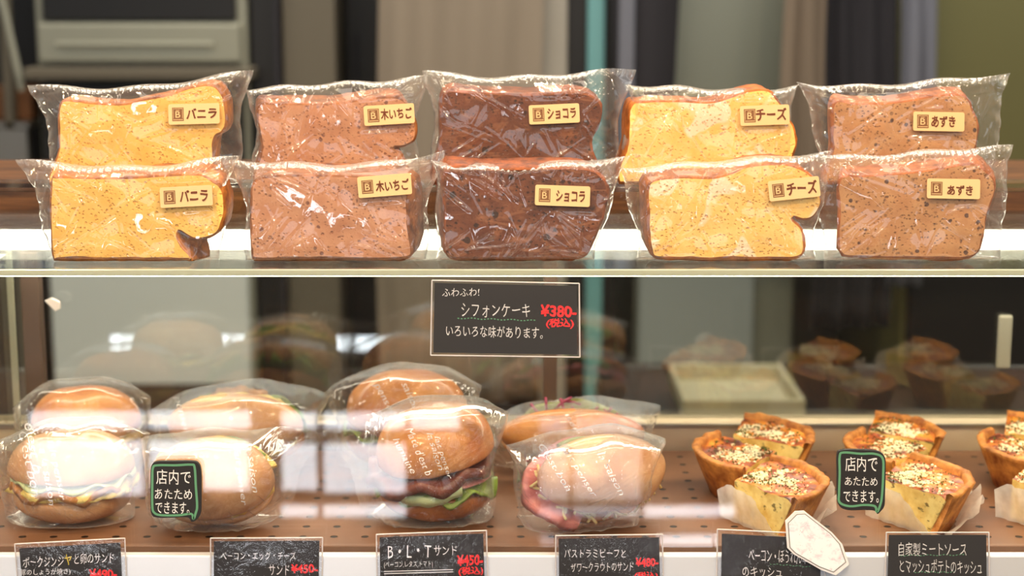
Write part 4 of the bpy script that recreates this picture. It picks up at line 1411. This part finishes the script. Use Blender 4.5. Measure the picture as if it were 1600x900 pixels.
    if paper:
        # liner: runs round the foot of the wedge, folded up high over the front cut face and flaring at the pastry side
        path = []
        a_front = ang - ha if math.sin(ang - ha) < math.sin(ang + ha) else ang + ha
        sgn = 1 if a_front == ang - ha else -1
        for i in range(18):          # apex -> tip along the front cut face
            r = -.012 + (Rb + .012) * i / 17
            off = .0035
            x = ax + r * math.cos(a_front) + off * math.cos(a_front - sgn * math.pi / 2); y = ay + r * math.sin(a_front) + off * math.sin(a_front - sgn * math.pi / 2)
            h = .036 - .0004 * i if i < 11 else .032 - .0036 * (i - 10)
            if i < 4: h *= (.72 + .09 * i)
            path.append((x, y, max(.003, h), math.cos(a_front - sgn * math.pi / 2), math.sin(a_front - sgn * math.pi / 2), .006))
        for i in range(22):
            t_ = a_front + sgn * (2 * ha) * .82 * i / 21
            x, y = ax + (Rb + .003) * math.cos(t_), ay + (Rb + .003) * math.sin(t_)
            h = .005 + .020 * min(1, i / 7) * (1 + .3 * math.sin(i * 1.3 + seed))
            path.append((x, y, h, math.cos(t_), math.sin(t_), .012 + .010 * min(1, i / 8)))
        V, Fc = [], []
        nvv = 7
        for i, (x, y, h, dx, dy, fl) in enumerate(path):
            for j in range(nvv):
                k = j / (nvv - 1)
                o = fl * k ** 1.3 + .0012 * math.sin(i * 1.9 + seed + 2 * k)
                V.append((x + dx * o, y + dy * o, max(zb + .0004 + h * k + (.0012 * nz(i * .7, seed) if j == nvv - 1 else 0), zb + .0003)))
        Fc = grid_faces(nvv, len(path))
        mobj('paper_liner', V, Fc, M['paper'], th, True)
    return th


QU = [
    (1148, 748, R(0), 'quiche wedge wrapped in paper in front of two wedges, beside the pastrami sandwich card', 1, True, 57),
    (1214, 704, R(184), 'quiche wedge with rounded crust facing the pastrami sandwich', 2, False, 54),
    (1146, 680, R(22), 'quiche wedge at the rear of the group next to the pastrami sandwich', 3, False, 52),
    (1374, 745, R(1), 'quiche wedge wrapped in paper above the meat sauce price card', 4, True, 55),
    (1450, 697, R(182), 'quiche wedge half hidden behind the speech bubble sign', 5, False, 50),
    (1356, 674, R(22), 'quiche wedge at the rear behind the meat sauce price card group', 6, False, 50),
    (1660, 697, R(184), 'quiche wedge with dark baked crust cut by the picture edge, middle of its group', 7, False, 50),
    (1582, 747, R(2), 'paper wrapped quiche wedge at the picture edge, front of its group', 8, True, 55),
    (1570, 674, R(22), 'quiche wedge at the picture edge, rear of its group', 9, False, 50),
]
for px, row, ang, lab, sd, pp, hf in QU:
    quiche(px, row, ang, lab, sd, Rr=(.080 if pp else .071 if sd in (6, 9) else .077), paper=pp, half=hf)


# ------------------------------------------------------------------ cards and signs
def offset_quad(q, d):
    c = (sum(p[0] for p in q) / 4, sum(p[1] for p in q) / 4)
    return [(p[0] + d * (1 if p[0] > c[0] else -1), p[1] + d * (1 if p[1] > c[1] else -1)) for p in q]


def price_card(label, quad, Y, lines, strokes, cat='price card', border=6, seed=0, film_='sleeve'):
    """quad TL,TR,BR,BL in px of the black card; a clear sleeve stands out round it"""
    cx, cz = at(sum(p[0] for p in quad) / 4, quad[2][1], Y)
    th = thing('price_card', label, cat, (cx, Y, cz), 'handwritten black price cards')
    MB().prism([at(p[0], p[1], Y) for p in quad], Y, Y + .0006).build('card', M['black_card'], th)
    k = 0
    for s, box, mat, slope, offs in lines:
        text('lettering', s, box, Y - .00025, M[mat], th, slope, offs, .07, seed + k)
        k += 1
    for pts, w, mat, dash in strokes:
        mb = MB()
        if dash:
            n = int(abs(pts[-1][0] - pts[0][0]) / dash)
            for i in range(n):
                u0, u1 = (i + .15) / n, (i + .7) / n
                a, b = pts[0], pts[-1]
                f = lambda u: (a[0] + (b[0] - a[0]) * u, a[1] + (b[1] - a[1]) * u + .8 * math.sin(u * 25))
                mb.add(*ribbon([f(u0), f(u1)], w, Y - .00025))
        else:
            mb.add(*ribbon(pts, w, Y - .00025))
        mb.build('underline', M[mat], th)
    # sleeve: front film with slight bow and welded rim
    oq = offset_quad(quad, border)
    nu, nv = 40, 24
    V = []
    for j in range(nv):
        for i in range(nu):
            u, w = i / (nu - 1), j / (nv - 1)
            px = (1 - w) * ((1 - u) * oq[0][0] + u * oq[1][0]) + w * ((1 - u) * oq[3][0] + u * oq[2][0])
            rw = (1 - w) * ((1 - u) * oq[0][1] + u * oq[1][1]) + w * ((1 - u) * oq[3][1] + u * oq[2][1])
            bow = math.sin(math.pi * u) * math.sin(math.pi * w)
            yy = Y - .0006 - .0005 * bow - .0005 * bow * nz(u * 5 + seed, w * 4)
            x, z = at(px, rw, yy)
            V.append((x, yy, z))
    mobj('sleeve', V, [tuple(reversed(q)) for q in grid_faces(nu, nv)], M[film_], th, True)
    rim_ = MB()
    for a, b in ((0, 1), (1, 2), (2, 3), (3, 0)):
        rim_.tube([(at(oq[a][0], oq[a][1], Y)[0], Y, at(oq[a][0], oq[a][1], Y)[1]), (at(oq[b][0], oq[b][1], Y)[0], Y, at(oq[b][0], oq[b][1], Y)[1])], .0006, 6)
    rim_.build('sleeve_rim', M['sleeve_edge'], th)
    return th


YC = -.0115
price_card('black chiffon cake price card hanging from the glass edge under the chocolate cakes', [(679, 442), (901, 447), (902, 554), (677, 551)], -.0058,
           [('ふわふわ!', (691, 450, 749, 463), 'chalk', -.02, -.004), ('シフォンケーキ', (721, 474, 828, 496), 'chalk', .01, -.006), ('いろいろな味があります。', (697, 509, 848, 528), 'chalk', .03, -.002),
            ('¥380-', (845, 476, 901, 496), 'redink', .02, .035), ('(税込)', (853, 497, 897, 514), 'redink', 0, .035)],
           [([(714, 497), (838, 501)], .0009, 'greenink', 5)], border=4, seed=3, film_='sleeve_flat')
price_card('black price card for the pork ginger and egg sandwich on the case sill', [(30, 857), (188, 848), (192, 948), (38, 952)], YC,
           [('ポークジンジ', (36, 869, 100, 886), 'chalk', -.03, .0), ('ャ', (101, 866, 112, 883), 'yellowink', 0, .012), ('と卵のサンド', (116, 864, 178, 881), 'chalk', -.04, .0),
            ('(豚のしょうが焼き)', (29, 888, 110, 900), 'chalk', -.03, .0), ('¥490-', (139, 888, 183, 905), 'redink', -.02, .035)], [], border=7, seed=11)
price_card('black price card for the bacon, egg and cheese sandwich on the case sill', [(334, 846), (499, 845), (497, 950), (334, 950)], YC,
           [('ベーコン・エッグ・チーズ', (345, 862, 462, 875), 'chalk', .0, -.004), ('サンド', (420, 882, 452, 899), 'chalk', .02, -.004), ('¥450-', (455, 881, 497, 896), 'redink', -.0, .035)], [], border=5, seed=21)
price_card('black price card for the BLT sandwich on the case sill', [(593, 840), (755, 834), (758, 945), (595, 950)], YC,
           [('B・L・T', (606, 852, 674, 872), 'chalk', -.02, -.004), ('サンド', (678, 852, 714, 868), 'chalk', -.02, -.004), ('(ベーコン,レタス,トマト)', (600, 877, 676, 888), 'chalk', -.02, -.004), ('¥450-', (714, 866, 755, 885), 'redink', -.05, .035), ('(税込)', (716, 885, 755, 900), 'redink', -.03, .035)],
           [([(600, 893), (708, 890)], .0007, 'chalk', 0), ([(600, 896.5), (708, 893.5)], .0007, 'chalk', 0)], border=5, seed=31)
price_card('black price card for the pastrami and sauerkraut sandwich on the case sill', [(873, 842), (1030, 840), (1032, 950), (874, 950)], YC,
           [('パストラミビーフと', (882, 858, 978, 871), 'chalk', .0, -.004), ('ザワークラウトのサンド', (892, 878, 990, 893), 'chalk', -.02, -.004), ('¥480-', (993, 871, 1029, 886), 'redink', 0, .035), ('(税込)', (991, 893, 1028, 906), 'redink', 0, .035)], [], border=5, seed=41)
price_card('black price card half covered by the pink and white sticker on the sill', [(1128, 834), (1282, 842), (1282, 950), (1126, 950)], YC,
           [('ベーコン・ほうれん草', (1170, 858, 1262, 880), 'chalk', .05, -.004), ('のキッシュ', (1160, 886, 1222, 902), 'chalk', .02, -.004)], [([(1202, 881), (1268, 886)], .0006, 'greenink', 5)], border=7, seed=51)
price_card('black price card for the meat sauce and mashed potato quiche on the sill', [(1389, 836), (1541, 836), (1542, 945), (1386, 945)], YC,
           [('自家製ミートソース', (1404, 847, 1510, 869), 'chalk', -.0, -.004), ('とマッシュポテトのキッシュ', (1406, 874, 1534, 896), 'chalk', .02, -.004)],
           [([(1406, 868), (1508, 867)], .0007, 'greenink', 5), ([(1428, 894), (1494, 894)], .0007, 'greenink', 5)], border=4, seed=61, film_='sleeve_flat')


def bubble_sign(label, outline, green, lines, seed):
    Y = -.0032
    cx, cz = at(sum(p[0] for p in outline) / len(outline), max(p[1] for p in outline), Y)
    th = thing('speech_bubble_sign', label, 'sign', (cx, Y, cz), 'black speech bubble signs on the front glass')
    MB().prism([at(p[0], p[1], Y) for p in catmull(outline, 4)], Y, Y + .0036).build('board', M['black_card'], th)
    g = catmull(green, 5)
    v, f = ribbon(g + [g[0]], .0019, Y - .0002)
    mobj('green_outline', v, f, M['greenink'], th)
    for k, (s, box) in enumerate(lines):
        text('lettering', s, box, Y - .0002, M['chalk'], th, .02, .002, .06, seed + k)
    return th


bubble_sign('black speech bubble sign before the egg and cheese bun',
            [(236, 730), (243, 722), (270, 721), (300, 721), (310, 725), (314, 740), (314, 780), (313, 803), (306, 813), (299, 815), (296, 810), (288, 808), (250, 809), (237, 804), (235, 780), (235, 750)],
            [(239, 731), (246, 727), (275, 727), (298, 726), (304, 730), (306, 760), (308, 790), (306, 801), (302, 811), (299, 803), (280, 805), (252, 805), (241, 801), (238, 790), (238, 750)],
            [('店内で', (244, 734, 298, 757)), ('あたため', (242, 764, 300, 780)), ('できます。', (243, 784, 296, 803))], 71)
bubble_sign('black speech bubble sign before the middle quiches',
            [(1308, 712), (1314, 704), (1340, 703), (1370, 705), (1382, 713), (1384, 730), (1383, 770), (1382, 790), (1376, 799), (1371, 803), (1366, 798), (1350, 797), (1325, 797), (1311, 790), (1308, 770), (1308, 740)],
            [(1312, 713), (1318, 707), (1345, 709), (1366, 709), (1379, 716), (1380, 740), (1378, 775), (1375, 790), (1370, 800), (1367, 791), (1350, 789), (1328, 791), (1312, 785), (1311, 770), (1312, 740)],
            [('店内で', (1321, 714, 1371, 737)), ('あたため', (1320, 745, 1371, 759)), ('できます。', (1318, 766, 1373, 785))], 81)

# pink and white sticker
def smear():
    b = NT('pink_smeared_paper')
    v = b.coord()
    n1 = b.noise(v, 90, 5, .7, .5)
    c = b.ramp(n1, [(.52, lin(250, 247, 249)), (.70, lin(244, 196, 208)), (.82, lin(222, 140, 165))])
    s = b.ramp(b.voro(v, 420), [(.08, 1.0), (.14, 0.0)])
    g = b.ramp(b.noise(v, 130, 1), [(.55, 0.0), (.6, .8)])
    c = b.mix(b.math('MULTIPLY', s, g), c, lin(190, 60, 70))
    return b.pbr(c, .4)


oc = [(1227, 814), (1242, 799), (1256, 798), (1300, 832), (1316, 850), (1327, 882), (1306, 899), (1282, 890), (1240, 866), (1230, 856)]
Y = -.0142
cx, cz = at(1276, 850, Y)
t = thing('hexagonal_sticker', 'white tilted sticker with pink smudges overlapping a price card', 'sticker', (cx, Y, cz))
MB().prism([at(p[0], p[1], Y) for p in oc], Y, Y + .0009).build('backing', M['chalk'], t)
occ = (sum(p[0] for p in oc) / len(oc), sum(p[1] for p in oc) / len(oc))
MB().prism([at(occ[0] + (p[0] - occ[0]) * .88, occ[1] + (p[1] - occ[1]) * .88, Y - .0003) for p in oc], Y - .0003, Y).build('smudged_face', smear(), t)
rv, rf = ribbon([(occ[0] + (p[0] - occ[0]) * .9, occ[1] + (p[1] - occ[1]) * .9) for p in oc + oc[:1]], .0005, Y - .0004)
mobj('thin_border', rv, rf, M['post'], t)

tp = [at(p[0], p[1], .3015) for p in ((70, 470), (80, 466), (93, 472), (94, 482), (86, 486), (78, 478))]
tag(MB().prism(tp, .3012, .3045).build('tape_scrap', M['chalk']), 'small crumpled white tape on the rear corner post of the case', 'tape')
